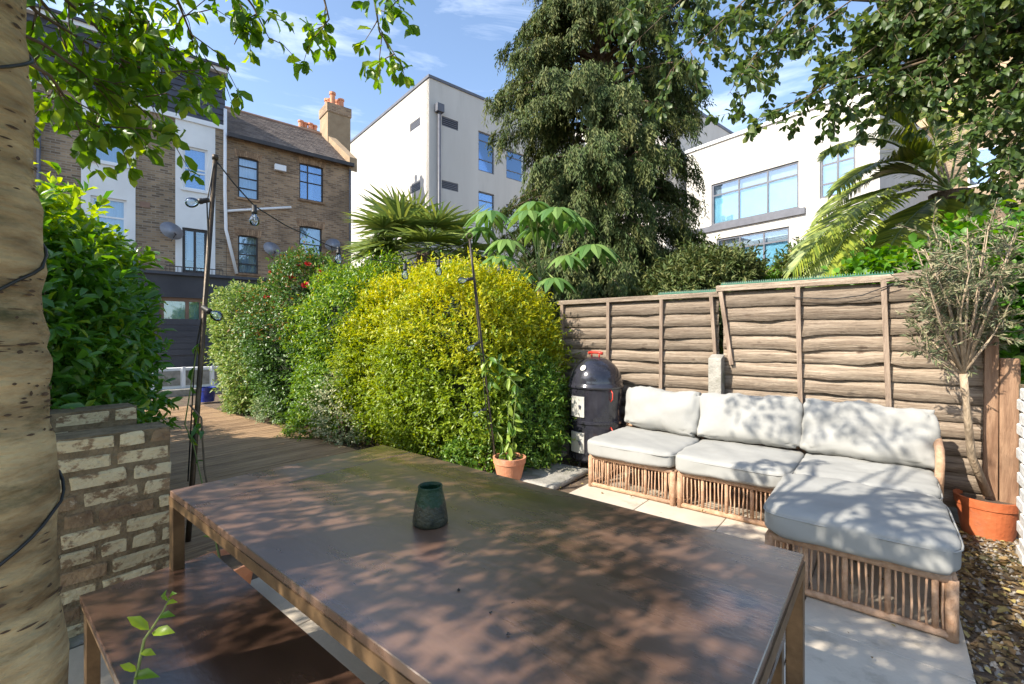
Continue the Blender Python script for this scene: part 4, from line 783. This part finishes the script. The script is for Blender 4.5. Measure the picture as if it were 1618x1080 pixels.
bush('pale_shrub', 'pale green loose shrub at the far end of the border', 'shrub', (-9.4, 4.0, 1.05), (1.3, .95, 1.32), 4300, 7, .070, .5, L_pale, 10, 2.2, .24, 2.5, lambda P, h: (RNG.random(len(P)) < .3)*.6, along=.15)
bush('cream_shrub', 'small cream variegated shrub against the green shrub', 'shrub', (-5.55, 3.25, .38), (.32, .28, .42), 330, 7, .045, .5, L_var, 12, 2.2, .1, 3, lambda P, h: (RNG.random(len(P)) < .6)*.9, core=False)
for i, (px, py, r_, h_, lb, m_) in enumerate(((375, 652, .34, .26, 'low green ground plant by the decking near the blue pot', L_pale), (425, 665, .36, .30, 'low grey green variegated cushion plant by the decking', L_var), (480, 690, .34, .26, 'low leafy green plant under the rose bush', L_green), (455, 655, .3, .36, 'low mixed green plant at the foot of the roses', L_green))):
    p = onz(px, py, 0); bush('ground_plant', lb, 'plant', (p.x-.1, p.y+.25, .05), (r_, r_, h_), 420, 7, .045, .5, m_, 30+i, 2.2, .16, 4, core=False, stems=2, along=.08)
p = onz(870, 735, 0)
bush('fern_shrub', 'feathery green shrub beside the terracotta pot', 'shrub', (-3.15, 3.95, .55), (.42, .36, .62), 1700, 8, .055, .30, L_green, 40, 2.3, .16, 4, along=.14, core=True, stems=3)
p = onz(745, 742, 0); bush('ground_plant', 'low green plant at the foot of the golden hedge', 'plant', (p.x-.05, p.y+.12, .08), (.36, .22, .26), 380, 7, .05, .5, L_green, 44, 2.2, .16, 4, core=False, stems=2, along=.08)
# rose flowers
M0 = ROOTM[rs].inverted(); pet = MB()
for lay, (n_, r0, tl) in enumerate(((5, .018, .2), (6, .032, .7), (7, .045, 1.15))):
    for k in range(n_):
        a = 6.283*k/n_+lay*.5; c, s = math.cos(a), math.sin(a); w = r0*.75; out_ = math.sin(tl); z = .03*math.cos(tl)
        pet.add([(c*.006, s*.006, 0), (c*r0*out_-s*w*.7, s*r0*out_+c*w*.7, z*.8+.006), (c*r0*(out_+.2), s*r0*(out_+.2), z+.012), (c*r0*out_+s*w*.7, s*r0*out_-c*w*.7, z*.8+.006)], [(0, 1, 2, 3)])
fm = pet.mesh('flower', L_flower)
for px, py in ((421, 470), (483, 451), (484, 492), (429, 430), (508, 430), (472, 420), (486, 418), (520, 412), (505, 440), (450, 423), (495, 470), (462, 440)):
    for D in np.arange(6.6, 9.5, .05):
        P = W(px, py, D); q = (np.array(P)-np.array([-7.75, 3.95, 1.2]))/np.array([1.25, .85, 1.4])
        if (np.abs(q)**2.5).sum() < 1.12: break
    o = link('flower', fm, rs, M0 @ P); v = Vector((.7, -.5, .5))+Vector(rv(1)[0])*.4; o.rotation_euler = v.to_track_quat('Z', 'Y').to_euler(); s = random.uniform(.9, 1.35); o.scale = (s, s, s)
# climbers
def climber(root, pts, nl, L, m, wr=.3, tube_r=.005, stem=M_gstem):
    pts = [Vector(p) for p in pts]; MB().tube(pts, tube_r, 6).build('stem', stem, root, True, True); P = []; A = []
    for i in range(nl):
        t = random.random()*(len(pts)-1.001); k = int(t); P.append(pts[k].lerp(pts[k+1], t-k)); A.append(Vector(rv(1)[0])+Vector((0, 0, -.6)))
    leafobjs(root, P, A, norm(rv(nl)*.6+[[.3, -.6, .6]]), RNG.uniform(.7, 1.2, nl)*L, wr, m, nm=3)
b0 = Vector((tp.x, tp.y, .2))
climber(tpot, [b0, W(803, 650, 4.45), W(806, 600, 4.5), W(790, 575, 4.42), W(765, 560, 4.38)], 46, .13, L_green, .34)
climber(tpot, [b0+Vector((.03, 0, 0)), W(812, 660, 4.4), W(818, 610, 4.4), W(800, 592, 4.42), W(775, 600, 4.4), W(766, 570, 4.38)], 46, .12, L_green, .34)
climber(tpot, [b0-Vector((.04, 0, 0)), W(790, 690, 4.4), W(776, 660, 4.6)], 24, .12, L_green, .32)
lb0 = Vector((lpot.location.x, lpot.location.y, .2))
climber(lpot, [lb0, W(323, 740, 2.85), W(320, 690, 2.9), W(318, 660, 2.9), W(300, 640, 2.95)], 8, .09, L_laurel, .3, .006, M_twig)
climber(lpot, [lb0, W(305, 700, 2.95), W(292, 670, 2.95), W(312, 545, 3.0), W(318, 540, 3.0)], 7, .10, L_laurel, .33, .004)
# shoot in the near left corner
s0 = Vector((-1.10, .22, -.0)); s0.z = 0
sh = thing('young_shoot', 'thin green leafy shoot growing up beside the bench', 'plant', (s0.x, s0.y, 0))
sp_ = [s0, W(214, 1075, .92), W(228, 1010, .92), W(245, 985, .92), W(258, 965, .92), W(268, 945, .92)]; MB().tube(sp_, [.003, .003, .0026, .002, .0016, .001], 6).build('stem', M_gstem, sh, True, True)
for px, py, dx, dy, l in ((236, 995, -36, -24, .047), (250, 975, 36, -12, .036), (262, 955, 26, -14, .028), (266, 948, -12, -16, .026), (268, 945, 8, -16, .026), (240, 1000, 42, -8, .050), (222, 1030, 26, 0, .035), (216, 1060, -26, -12, .034), (212, 1070, 45, -10, .05)):
    a = W(px, py, .92); b = W(px+dx, py+dy, .90); leafobjs(sh, [a], [b-a], [Vector((.35, -.45, .8))], [l], .42, L_crown, nm=2)
# olive tree crown
ob = Vector((op.x, op.y, .25)); tr = [ob, W(1535, 720, 3.2), W(1527, 640, 3.18), W(1522, 590, 3.15)]
MB().tube(tr, [.028, .024, .021, .022], 10).build('trunk', M_olivebark, opot, True, True)
top = tr[-1]; mb = MB(); tips = []
for i in range(40):
    e = W(random.uniform(1425, 1610), random.uniform(350, 545), random.uniform(2.85, 3.55)); mid = top.lerp(e, .5)+Vector(rv(1)[0])*.05+Vector((0, 0, .04)); mb.tube([top, mid, e], [.011, .006, .0025], 5)
    for k in range(11):
        b_ = mid.lerp(e, random.random()); q = b_+Vector(rv(1)[0])*random.uniform(.08, .22)+Vector((0, 0, .05)); mb.tube([b_, q], [.003, .0012], 4, False); tips.append((b_, q))
mb.build('branches', M_olivebark, opot, True, True)
T0 = np.array([[*a] for a, b in tips]); T1 = np.array([[*b] for a, b in tips]); n = len(T0)*20; i = RNG.integers(0, len(T0), n); t = RNG.random((n, 1)); P = T0[i]+(T1[i]-T0[i])*t+rv(n)*.012
var = RNG.random((n, 3)); var[:, 2] = (RNG.random(n) < .35)*.8
tag(link('crown', leafmesh('crown', P-np.array(opot.location), norm(T1[i]-T0[i])+rv(n)*.8, rv(n)+[0, 0, .6], RNG.uniform(.03, .055, n), .24, L_olive, var), opot), kind='stuff')
# weeping conifer
cb = W(948, 530, 9.6); cb.z = -.035; con = thing('weeping_conifer', 'tall dark weeping conifer behind the fence', 'tree', tuple(cb))
MB().tube([(0, 0, 0), (.05, 0, 3), (0, .05, 7), (0, 0, 11.3)], [.28, .24, .16, .03], 12).build('trunk', M_bark2, con, True)
LPs, LAs, LNs, LLs, Bs = [], [], [], [], []; mb = MB()
camd = np.array([-cb.x, -cb.y, 0]); camd /= np.linalg.norm(camd)
def rmax(z): return np.interp(z, [0.8, 2.2, 3.2, 4.5, 6.0, 7.5, 9, 10.5, 11.6], [2.9, 2.9, 2.05, 2.12, 2.15, 1.95, 1.7, 1.0, .1])
for bi in range(720):
    z = (1.4+9.9*random.random()) if bi > 110 else random.uniform(1.2, 2.9); az = random.uniform(0, 6.283); ln = rmax(z)*random.uniform(.60, 1.08)*(1+.16*math.sin(az*2.3+z*1.7)); dv = np.array([math.cos(az), math.sin(az), 0])
    if dv@camd < -.45 and random.random() < .6: continue
    up = random.uniform(.1, .4); pts = [np.array([0, 0, z])+dv*ln*t+np.array([0, 0, up*math.sin(t*2.6)-.45*t*t]) for t in np.linspace(0, 1, 7)]
    mb.tube(pts, [.035, .03, .024, .018, .013, .008, .004], 5, False)
    sd_ = np.array([-dv[1], dv[0], 0])
    for k in range(38):
        t = .35+.65*random.random()**.7; base = pts[int(t*6)]+(pts[min(int(t*6)+1, 6)]-pts[int(t*6)])*(t*6-int(t*6)); base = base+sd_*random.gauss(0, .15*(1.25-t))+np.array([0, 0, random.uniform(0, .08)])
        hl = random.uniform(.22, .62)*(1.1-.3*t); m_ = 22; tt = np.linspace(0, 1, m_)[:, None]; sw = dv*.10+sd_*random.gauss(0, .05)
        q = base+sw*tt+np.array([0, 0, -1])*hl*tt**1.3+np.random.default_rng(k+bi*50).normal(0, .022, (m_, 3)); LPs.append(q)
        LAs.append(norm(np.array([0, 0, -1.0])+rv(m_)*.65+dv*.25)); LNs.append(norm(dv+rv(m_)*.5)); LLs.append(RNG.uniform(.055, .125, m_)); Bs.append(np.full(m_, max(0, random.gauss(.12, .25)))*np.linspace(.6, 1.2, m_))
mb.build('branches', M_bark2, con)
LP = np.concatenate(LPs); n = len(LP); var = RNG.random((n, 3)); var[:, 2] = np.clip(np.concatenate(Bs), 0, .8)
tag(link('crown', leafmesh('crown', LP, np.concatenate(LAs), np.concatenate(LNs), np.concatenate(LLs), .27, L_con, var), con), kind='stuff')
# dark shrubs behind the fence
def conbush(label, px, py, D, rx, rz, seed, m=L_con):
    p = W(px, py, D); return bush('evergreen_shrub', label, 'shrub', (p.x, p.y, p.z), (rx, rx, rz), 1700, 8, .10, .3, m, seed, 2.2, .34, 3.2, lambda P, h: np.clip(RNG.normal(.15, .25, len(P)), 0, .7), along=.2, zmin=.4, stems=3)
conbush('olive green evergreen shrub below the conifer behind the fence', 1115, 470, 6.8, .6, .5, 61); conbush('dark leafy shrub behind the fence below the teal windows', 1190, 490, 7.2, .6, .42, 62, L_laurel); conbush('dark bare twigged shrub behind the fence beside the date palm', 1310, 455, 6.6, .6, .5, 63, L_rose)
# fan palm
fpz = W(668, 380, 7.3); fpp = thing('fan_palm', 'fan palm with spiky leaves above the golden hedge', 'palm', (fpz.x, fpz.y, -.035))
MB().tube([(0, 0, 0), (.03, 0, 1.2), (0, 0, fpz.z-.1)], [.13, .12, .10], 10).build('trunk', M_bark2, fpp, True)
def strips(segs, m, name, root, bb=.2):
    """segs: list of (points Nx3, widths N, side vector) folded strips"""
    V = []; Fq = []; va = []
    for pts, wd, sd, b in segs:
        n0 = len(V); r0 = random.random()
        for p, w in zip(pts, wd):
            V += [p-sd*w*.5, p+sd*w*.5]; va += [(r0, 0, b)]*2
        for i in range(len(pts)-1): Fq.append((n0+2*i, n0+2*i+1, n0+2*i+3, n0+2*i+2))
    return link(name, npmesh(name, np.array(V), Fq, m, np.array(va)), root)
for i in range(30):
    az = random.uniform(0, 6.283); el = random.uniform(-.3, .75); d = np.array([math.cos(az)*math.cos(el), math.sin(az)*math.cos(el), math.sin(el)]); c = np.array([0, 0, fpz.z]); pl_ = random.uniform(.5, .8)
    tip = c+d*pl_+np.array([0, 0, -.06]); s = np.cross(d, [0, 0, 1]); s /= np.linalg.norm(s); u = np.cross(s, d); segs = []; fr_ = random.uniform(.62, .8); tilt = random.uniform(-.5, .3)
    ax = d*math.cos(tilt)+u*math.sin(tilt); 
    for k in range(30):
        a = (k/29-.5)*4.5; v = ax*math.cos(a)+s*math.sin(a); v = v+u*.10*abs(math.sin(a)); l = fr_*(1-.18*abs(a)/2.2)*random.uniform(.92, 1.05); sd = np.cross(v, u); sd /= np.linalg.norm(sd); sd = sd*.9+u*(.45 if k % 2 else -.45)
        dr = random.uniform(.03, .16); pts = [tip+v*l*t+np.array([0, 0, -dr*t**2.5*1.0]) for t in (0, .3, .6, .85, 1)]; segs.append((pts, [.006, .044, .04, .018, .001], sd, random.choice((0, 0, .2, .5)) if el > 0 else .15))
    o = strips(segs, L_palm, 'frond', fpp); MB().tube([tuple(c), tuple((c+tip)/2+np.array([0, 0, .03])), tuple(tip)], .009, 5).build('stalk', M_gstem, o)
# rice paper plant
rp = W(853, 440, 6.6); ric = thing('rice_paper_plant', 'rice paper plant with huge drooping lobed leaves', 'plant', (rp.x, rp.y, -.035))
MB().tube([(0, 0, 0), (.04, .02, 1.0), (0, 0, rp.z-.25), (0, 0, rp.z+.05)], [.06, .05, .045, .03], 10).build('stem', M_olivebark, ric, True)
RXn = np.array([CT, ST, 0]); FWn = np.array([-ST, CT, 0]); MR = np.array(ROOTM[ric].inverted())
for px, py, D, s_ in ((775, 335, 6.3, .40), (800, 380, 6.2, .36), (835, 335, 6.6, .42), (880, 330, 6.5, .46), (935, 388, 6.4, .46), (895, 405, 6.2, .34), (790, 405, 6.1, .36), (875, 440, 6.1, .36), (820, 430, 6.2, .33), (850, 360, 7.0, .42), (910, 345, 6.9, .38), (760, 360, 6.6, .36), (845, 320, 6.8, .38)):
    c = np.array(W(px, py, D)-Vector((rp.x, rp.y, -.035))); b0 = np.array([0, 0, rp.z-.02]); out_ = c-b0; out_[2] = 0; out_ = out_/max(np.linalg.norm(out_), .1)
    segs = []; s = np.array([-out_[1], out_[0], 0])
    for k in range(9):
        a = (k/8-.5)*4.9+random.uniform(-.08, .08); v = out_*math.cos(a)+s*math.sin(a); v[2] += .12; l = s_*(1-.13*abs(a)/2.4)*random.uniform(.9, 1.05); sd = np.cross(v, [0, 0, 1.0]); sd /= np.linalg.norm(sd)
        pts = [c+v*l*t+np.array([0, 0, -l*.75*t**2.2]) for t in (0, .2, .4, .6, .8, 1)]; w = [.02, .24*s_, .30*s_, .36*s_, .25*s_, .01]; b = random.choice((0, .1, .5))
        up_ = np.array([0, 0, 1.0]); segs.append((pts, w, sd, b)) if False else None
        for sg in (-1, 1): segs.append(([p+sd*sg*ww*.25+up_*ww*.10*0 for p, ww in zip(pts, w)], [ww*.5 for ww in w], sd*.93+up_*sg*-.36, b))
    o = strips(segs, L_rice, 'leaf', ric); m2 = (b0+c)/2+np.array([0, 0, .12]); MB().tube([tuple(b0), tuple(m2), tuple(c)], .011, 6).build('stalk', M_gstem, o)
# date palm
dp = W(1500, 300, 5.7); dpt = thing('date_palm', 'date palm with long arching fronds above the right of the fence', 'palm', (dp.x, dp.y, -.035))
MB().tube([(0, 0, 0), (.05, 0, 2), (0, 0, dp.z)], [.22, .2, .2], 12).build('trunk', M_bark2, dpt, True)
loc0 = Vector((dp.x, dp.y, -.035))
fr_list = [((1420, 270), (1330, 320), (1250, 430), 6.3), ((1400, 290), (1330, 350), (1285, 470), 6.1), ((1430, 215), (1370, 200), (1310, 240), 6.6), ((1440, 235), (1390, 240), (1320, 300), 6.9), ((1470, 180), (1440, 120), (1390, 110), 7.0), ((1520, 180), (1540, 110), (1590, 80), 7.0), ((1570, 230), (1630, 240), (1690, 330), 6.6), ((1450, 330), (1410, 360), (1380, 450), 6.2), ((1540, 300), (1580, 340), (1610, 430), 6.0), ((1480, 330), (1460, 380), (1450, 470), 6.0), ((1560, 170), (1620, 150), (1680, 190), 7.1), ((1430, 250), (1370, 270), (1290, 350), 7.2), ((1455, 200), (1400, 165), (1340, 180), 7.2)]
for p1, p2, p3, D in fr_list:
    ctrl = [dp, W(*p1, (D+5.0)/2+.1), W(*p2, D-1), W(*p3, D-1.2)]; pts = []
    for t in np.linspace(0, 1, 34):
        a = [np.array(c-loc0) for c in ctrl]; pts.append(a[0]*(1-t)**3+3*a[1]*t*(1-t)**2+3*a[2]*t*t*(1-t)+a[3]*t**3)
    segs = []; pts = np.array(pts)
    for i in range(4, 33):
        d = pts[min(i+1, 33)]-pts[i-1]; d /= np.linalg.norm(d); s = np.cross(d, [0, 0, 1.0]); s /= np.linalg.norm(s); u = np.cross(s, d); t = i/33; l = .44*math.sin(math.pi*min(1, t*.9+.12))**.6+.06
        for hh in (0, .33, .66):
            for sg in (-1, 1):
                v = d*.75+s*sg*.8+u*random.uniform(.05, .3); v /= np.linalg.norm(v); p0 = pts[i]+(pts[min(i+1, 33)]-pts[i])*hh; q = [p0+v*l*x_+np.array([0, 0, -.12*x_*x_]) for x_ in (0, .4, .8, 1)]; sd = np.cross(v, u); sd /= np.linalg.norm(sd); segs.append((q, [.010, .030, .019, .001], sd*.8+u*.5*sg, random.choice((.1, .3, .6, .8))))
    o = strips(segs, L_date, 'frond', dpt); MB().tube([tuple(p) for p in pts[::3]], .012, 6).build('rib', M_gstem, o)
# vine over the fence
bush('vine', 'bright green leafy vine tumbling over the fence end', 'plant', (.85, 5.5, 1.5), (1.15, .5, .6), 1300, 6, .085, .75, L_vine, 70, 2.4, .2, 3, None, True, zmin=.2, along=.2)
# ------------------------------------------------------------------ overhanging trees
class Tree:
    def __init__(s, root, m, L, wr): s.root = root; s.m = m; s.L = L; s.wr = wr; s.P = []; s.A = []; s.N = []; s.tw = MB()
    def twig(s, pts, r0, r1=.0015, n=5): s.tw.tube(pts, list(np.linspace(r0, r1, len(pts))), n, False)
    def leaves_at(s, p, d, k, droop=.5):
        p = np.array(p); 
        for _ in range(k):
            a = norm((np.array(d)*.6+rv(1)[0]*.9+np.array([0, 0, -droop])).reshape(1, 3))[0]; s.P.append(p+rv(1)[0]*.012); s.A.append(a); s.N.append(norm((rv(1)[0]*.7+np.array([0, 0, .8])).reshape(1, 3))[0])
    def spray(s, pts, side=7, sl=.22, per=4, r0=.006, gap=.035, droop=.5):
        pts = [Vector(p) for p in pts]; s.twig(pts, r0)
        for i in range(side):
            t = random.uniform(.15, 1)*(len(pts)-1.001); k = int(t); p = pts[k].lerp(pts[k+1], t-k); d = (pts[k+1]-pts[k]).normalized(); v = (d*.5+Vector(rv(1)[0])*.9+Vector((0, 0, -.15))).normalized(); l = sl*random.uniform(.4, 1.2); q = p+v*l*.55+Vector(rv(1)[0])*.02; e = p+v*l+Vector((0, 0, -l*.25)); s.twig([p, q, e], .0028, .001, 4)
            for f in np.arange(.15, 1.01, gap/l): s.leaves_at(p.lerp(q, f*2) if f < .5 else q.lerp(e, f*2-1), v, random.choice((1, 2)), droop)
            s.leaves_at(e, v, per, droop)
    def finish(s, nobj=290):
        P, A, N = np.array(s.P), np.array(s.A), np.array(s.N); px, py, D = proj(P); vis = (px > 0) & (px < 1618) & (py > 0) & (py < 1080) & (D > .2); sc = np.where(vis, 1/np.maximum(D, .2), 0); order = np.argsort(-sc)
        near = order[:min(nobj, int(vis.sum()))]; rest = order[len(near):]; L = RNG.uniform(.7, 1.2, len(P))*s.L; off = np.array(ROOTM[s.root].translation)
        leafobjs(s.root, P[near], A[near], N[near], L[near], s.wr, s.m, nm=6)
        n = len(rest); var = RNG.random((n, 3)); var[:, 2] = (RNG.random(n) < .2)*.7
        if n: tag(link('crown', leafmesh('crown', P[rest]-off, A[rest], N[rest], L[rest], s.wr, s.m, var, T_FULL), s.root), kind='stuff')
        s.tw.build('branches', M_twig, s.root, True, True)
# birch trunk with the crown over the table
TB = W(-12, 1200, 1.02); tbx = Vector((TB.x, TB.y, -.035)); brt = thing('birch_tree', 'pale birch tree with leaning trunk and leafy crown over the table', 'tree', tuple(tbx))
tpts = [tbx, W(-14, 1060, 1.02), W(-19, 700, 1.02), W(-26, 530, 1.02), W(-42, 250, 1.02), W(-58, 0, 1.02), W(-90, -500, 1.0), W(-160, -1100, .9)]
T = MB(); rad_ = [.135, .118, .104, .101, .099, .097, .085, .05]; fine = []; fr2 = []
for i in range(len(tpts)-1):
    for t in np.linspace(0, 1, 9)[:-1]: fine.append(tpts[i].lerp(tpts[i+1], t)); fr2.append(rad_[i]+(rad_[i+1]-rad_[i])*t+random.uniform(-.004, .004)+.004*math.sin(len(fine)*.9)+.003*math.sin(len(fine)*2.3))
T.tube(fine, fr2, 40).build('trunk', M_bark, brt, True, True)
lm = mat('lenticel', (0.05, 0.03, 0.018), (0.11, 0.07, 0.04), 20, 0.95)
lt = MB()
for i in range(620):                                             # dark bark marks, slightly raised
    t = random.uniform(.4, 5.4); k = int(t); c = tpts[k].lerp(tpts[k+1], t-k); r_ = rad_[k]+(rad_[k+1]-rad_[k])*(t-k)+.0012; a = random.uniform(-1.9, 1.2)+TH-R(20); w = .03+.22*random.random()**3; h = random.uniform(.0012, .0035)*(2 if random.random() < .08 else 1); n_ = 5; vs_ = []
    for q in range(n_+1):
        aa = a+w*(q/n_-.5)*2; x_ = math.cos(aa)*r_; y_ = math.sin(aa)*r_; e_ = h*math.sin(math.pi*(q+.25)/(n_+.5)); vs_ += [(c.x+x_, c.y+y_, c.z-e_), (c.x+x_, c.y+y_, c.z+e_)]
    lt.add(vs_, [(2*q, 2*q+2, 2*q+3, 2*q+1) for q in range(n_)])
tag(lt.build('bark_marks', lm, brt, False, True), kind='stuff')
cab = thing('trunk_cable', 'black light cable wrapped round the birch trunk', 'cable', tuple(W(0, 900, 1.02)))
def wrap(py0, py1, turns=1.0, a0=0.0):
    pts = []
    for t in np.linspace(0, 1, 30):
        py = py0+(py1-py0)*t; zc_ = W(0, py, 1.02).z; k = max(range(len(fine)), key=lambda i: -abs(fine[i].z-zc_)); c = fine[k]; a = a0+turns*6.283*t; r_ = fr2[k]+.005; pts.append(Vector((c.x+math.cos(a)*r_, c.y+math.sin(a)*r_, zc_)))
    MB().tube(pts, .0036, 6).build('cable', M_black, cab, True, True)
wrap(1010, 640, 1.0, R(-130)); wrap(600, 250, 1.0, R(-130)); wrap(250, -60, 1.0, R(-130))
bt = Tree(brt, L_crown, .060, .52)
S = lambda *k: [W(*q) for q in k]
left = [((-30, -60, 1.25), (60, 20, 1.4), (150, 75, 1.55), (240, 115, 1.7), (320, 110, 1.75)), ((-20, 30, 1.2), (70, 70, 1.35), (150, 130, 1.5), (215, 165, 1.6)), ((-20, 60, 1.15), (80, 120, 1.35), (120, 180, 1.45), (165, 205, 1.5)),
        ((60, -60, 1.5), (130, 10, 1.6), (200, 50, 1.7), (270, 70, 1.8)), ((140, -60, 1.6), (190, 0, 1.65), (230, 40, 1.7), (250, 90, 1.75)), ((250, -80, 1.7), (280, 0, 1.75), (300, 50, 1.8), (330, 100, 1.85)), ((330, -80, 1.8), (370, -10, 1.85), (390, 30, 1.9), (370, 70, 1.9)), ((350, -60, 1.8), (400, 10, 1.9), (425, 60, 1.9)),
        ((470, -90, 1.9), (510, -10, 1.95), (520, 30, 2.0), (505, 50, 2.0)), ((560, -90, 1.9), (590, -10, 2.0), (600, 50, 2.0), (640, 110, 2.05)), ((590, -80, 1.95), (610, -5, 2.0), (625, 25, 2.0)), ((20, -50, 1.3), (90, 30, 1.5), (110, 90, 1.6), (80, 150, 1.6)), ((70, -30, 1.5), (150, 40, 1.6), (190, 90, 1.65), (200, 140, 1.7))]
for i, k in enumerate(left): bt.spray(S(*k), side=(17, 11, 9, 15, 10, 11, 6, 6, 6, 8, 6, 10, 9)[i], sl=(.20 if i in (0, 1, 2, 3, 4, 5, 11, 12) else .12), per=4, r0=.007)
hubs = [fine[-1], fine[-12], fine[-18]]
for k in left:
    a = W(*k[0]); h_ = hubs[1]; bt.tw.tube([h_, h_.lerp(a, .5)+Vector((0, 0, .25)), a], [.02, .013, .007], 6, False)
# crown clumps that stand between the sun and the table, bench, wall, ottoman and gravel
tanE = math.tan(SUN_EL)
def shade(xr, yr, z, ncl, per=26, rad=.15, zr=(2.0, 3.0)):
    made = 0; tries = 0
    while made < ncl and tries < ncl*6:
        tries += 1; zz = random.uniform(*zr); t = (zz-z)/tanE; c = np.array([random.uniform(*xr)-LH.x*t, random.uniform(*yr)-LH.y*t, zz]); px, py, D = proj(c)
        if D[0] > -.1 and -60 < px[0] < 1680 and py[0] > -110*2.2/max(D[0], .3): continue
        made += 1; d = rv(1)[0]; e = Vector(c+d*rad); b_ = Vector(c-d*rad); bt.twig([b_, Vector(c), e], .004, .0012, 4)
        for _ in range(per): bt.leaves_at(np.array(c)+rv(1)[0]*rad*random.random()**.5, d, 1)
        if random.random() < .12: bt.tw.tube([hubs[random.randrange(3)], (hubs[0]+Vector(c))/2+Vector((0, 0, .15)), b_], [.018, .011, .004], 5, False)
shade((-3.3, .3), (-.7, 1.75), .7, 410); shade((-.75, .9), (1.9, 4.0), .3, 85); shade((-1.5, -.75), (3.5, 4.2), .45, 16); shade((-1.0, .5), (4.2, 4.9), .65, 26, 20, .16, (3.4, 4.4)); shade((.2, 1.6), (1.4, 4.2), 0, 110); shade((-2.2, -.7), (1.8, 3.1), .0, 45)
bt.finish()
# tree at the right
rt0 = W(1850, 300, 4.2); rtt = thing('overhanging_tree', 'tree with oval leaves, coloured dark as if shaded, overhanging from the right', 'tree', (rt0.x, rt0.y, -.035)); hub = W(1720, 60, 4.3)
MB().tube([(rt0.x, rt0.y, -.035), (rt0.x+.05, rt0.y, 1.2), tuple(W(1800, 300, 4.2)), tuple(hub), tuple(W(1600, -250, 4.3))], [.2, .17, .15, .13, .06], 12).build('trunk', M_bark2, rtt, True, True)
rt = Tree(rtt, L_crown2, .092, .58)
MB().tube([W(1760, 450, 3.9), W(1640, 400, 3.7), W(1598, 372, 3.65), W(1570, 330, 3.7)], [.10, .075, .062, .03], 10).build('limb', M_bark2, rtt, True, True)
ends = [(1010, 60, 4.6, 11), (1060, 110, 4.4, 11), (1100, 60, 4.7, 11), (1150, 150, 4.3, 10), (1180, 200, 4.2, 8), (1220, 90, 4.5, 12), (1160, 40, 4.8, 12), (1280, 150, 4.4, 10), (1310, 180, 4.3, 9), (1330, 90, 4.6, 13), (1390, 60, 4.7, 13), (1400, 150, 4.4, 12), (1440, 140, 4.2, 11), (1470, 100, 4.4, 14), (1530, 230, 4.1, 11), (1540, 160, 4.2, 14), (1600, 280, 4.0, 11), (1590, 230, 4.1, 14), (1600, 110, 4.3, 14), (1540, 50, 4.6, 14), (1450, 30, 4.8, 13), (1270, 30, 4.9, 13), (1230, 20, 4.6, 10), (980, 20, 4.8, 9), (1610, 340, 4.0, 12), (1380, 20, 4.4, 12), (1350, 130, 4.9, 10), (1200, 130, 4.8, 9), (1620, 20, 4.4, 12), (1490, 120, 4.7, 13), (1570, 100, 4.8, 13), (1430, 130, 5.0, 12)]+[(q, random.uniform(10, 50+(q-1350)*.6), random.uniform(4.1, 5.0), 11) for q in [random.uniform(1370, 1618) for _ in range(15)]]
for px, py, D, sd_ in ends:
    e = W(px, py, D); s0 = W(px+random.uniform(120, 260), py-random.uniform(60, 190), D+.1); m1 = s0.lerp(e, .4)+Vector((0, 0, .10)); m2 = s0.lerp(e, .75)+Vector((0, 0, .05)); rt.spray([s0, m1, m2, e], int(sd_*(1.5 if px < 1350 else 2.3)), .40, 5, .011, .045, .5); rt.tw.tube([hub, hub.lerp(s0, .55)+Vector((0, 0, .12)), s0], [.035, .02, .011], 6, False)
rt.finish()
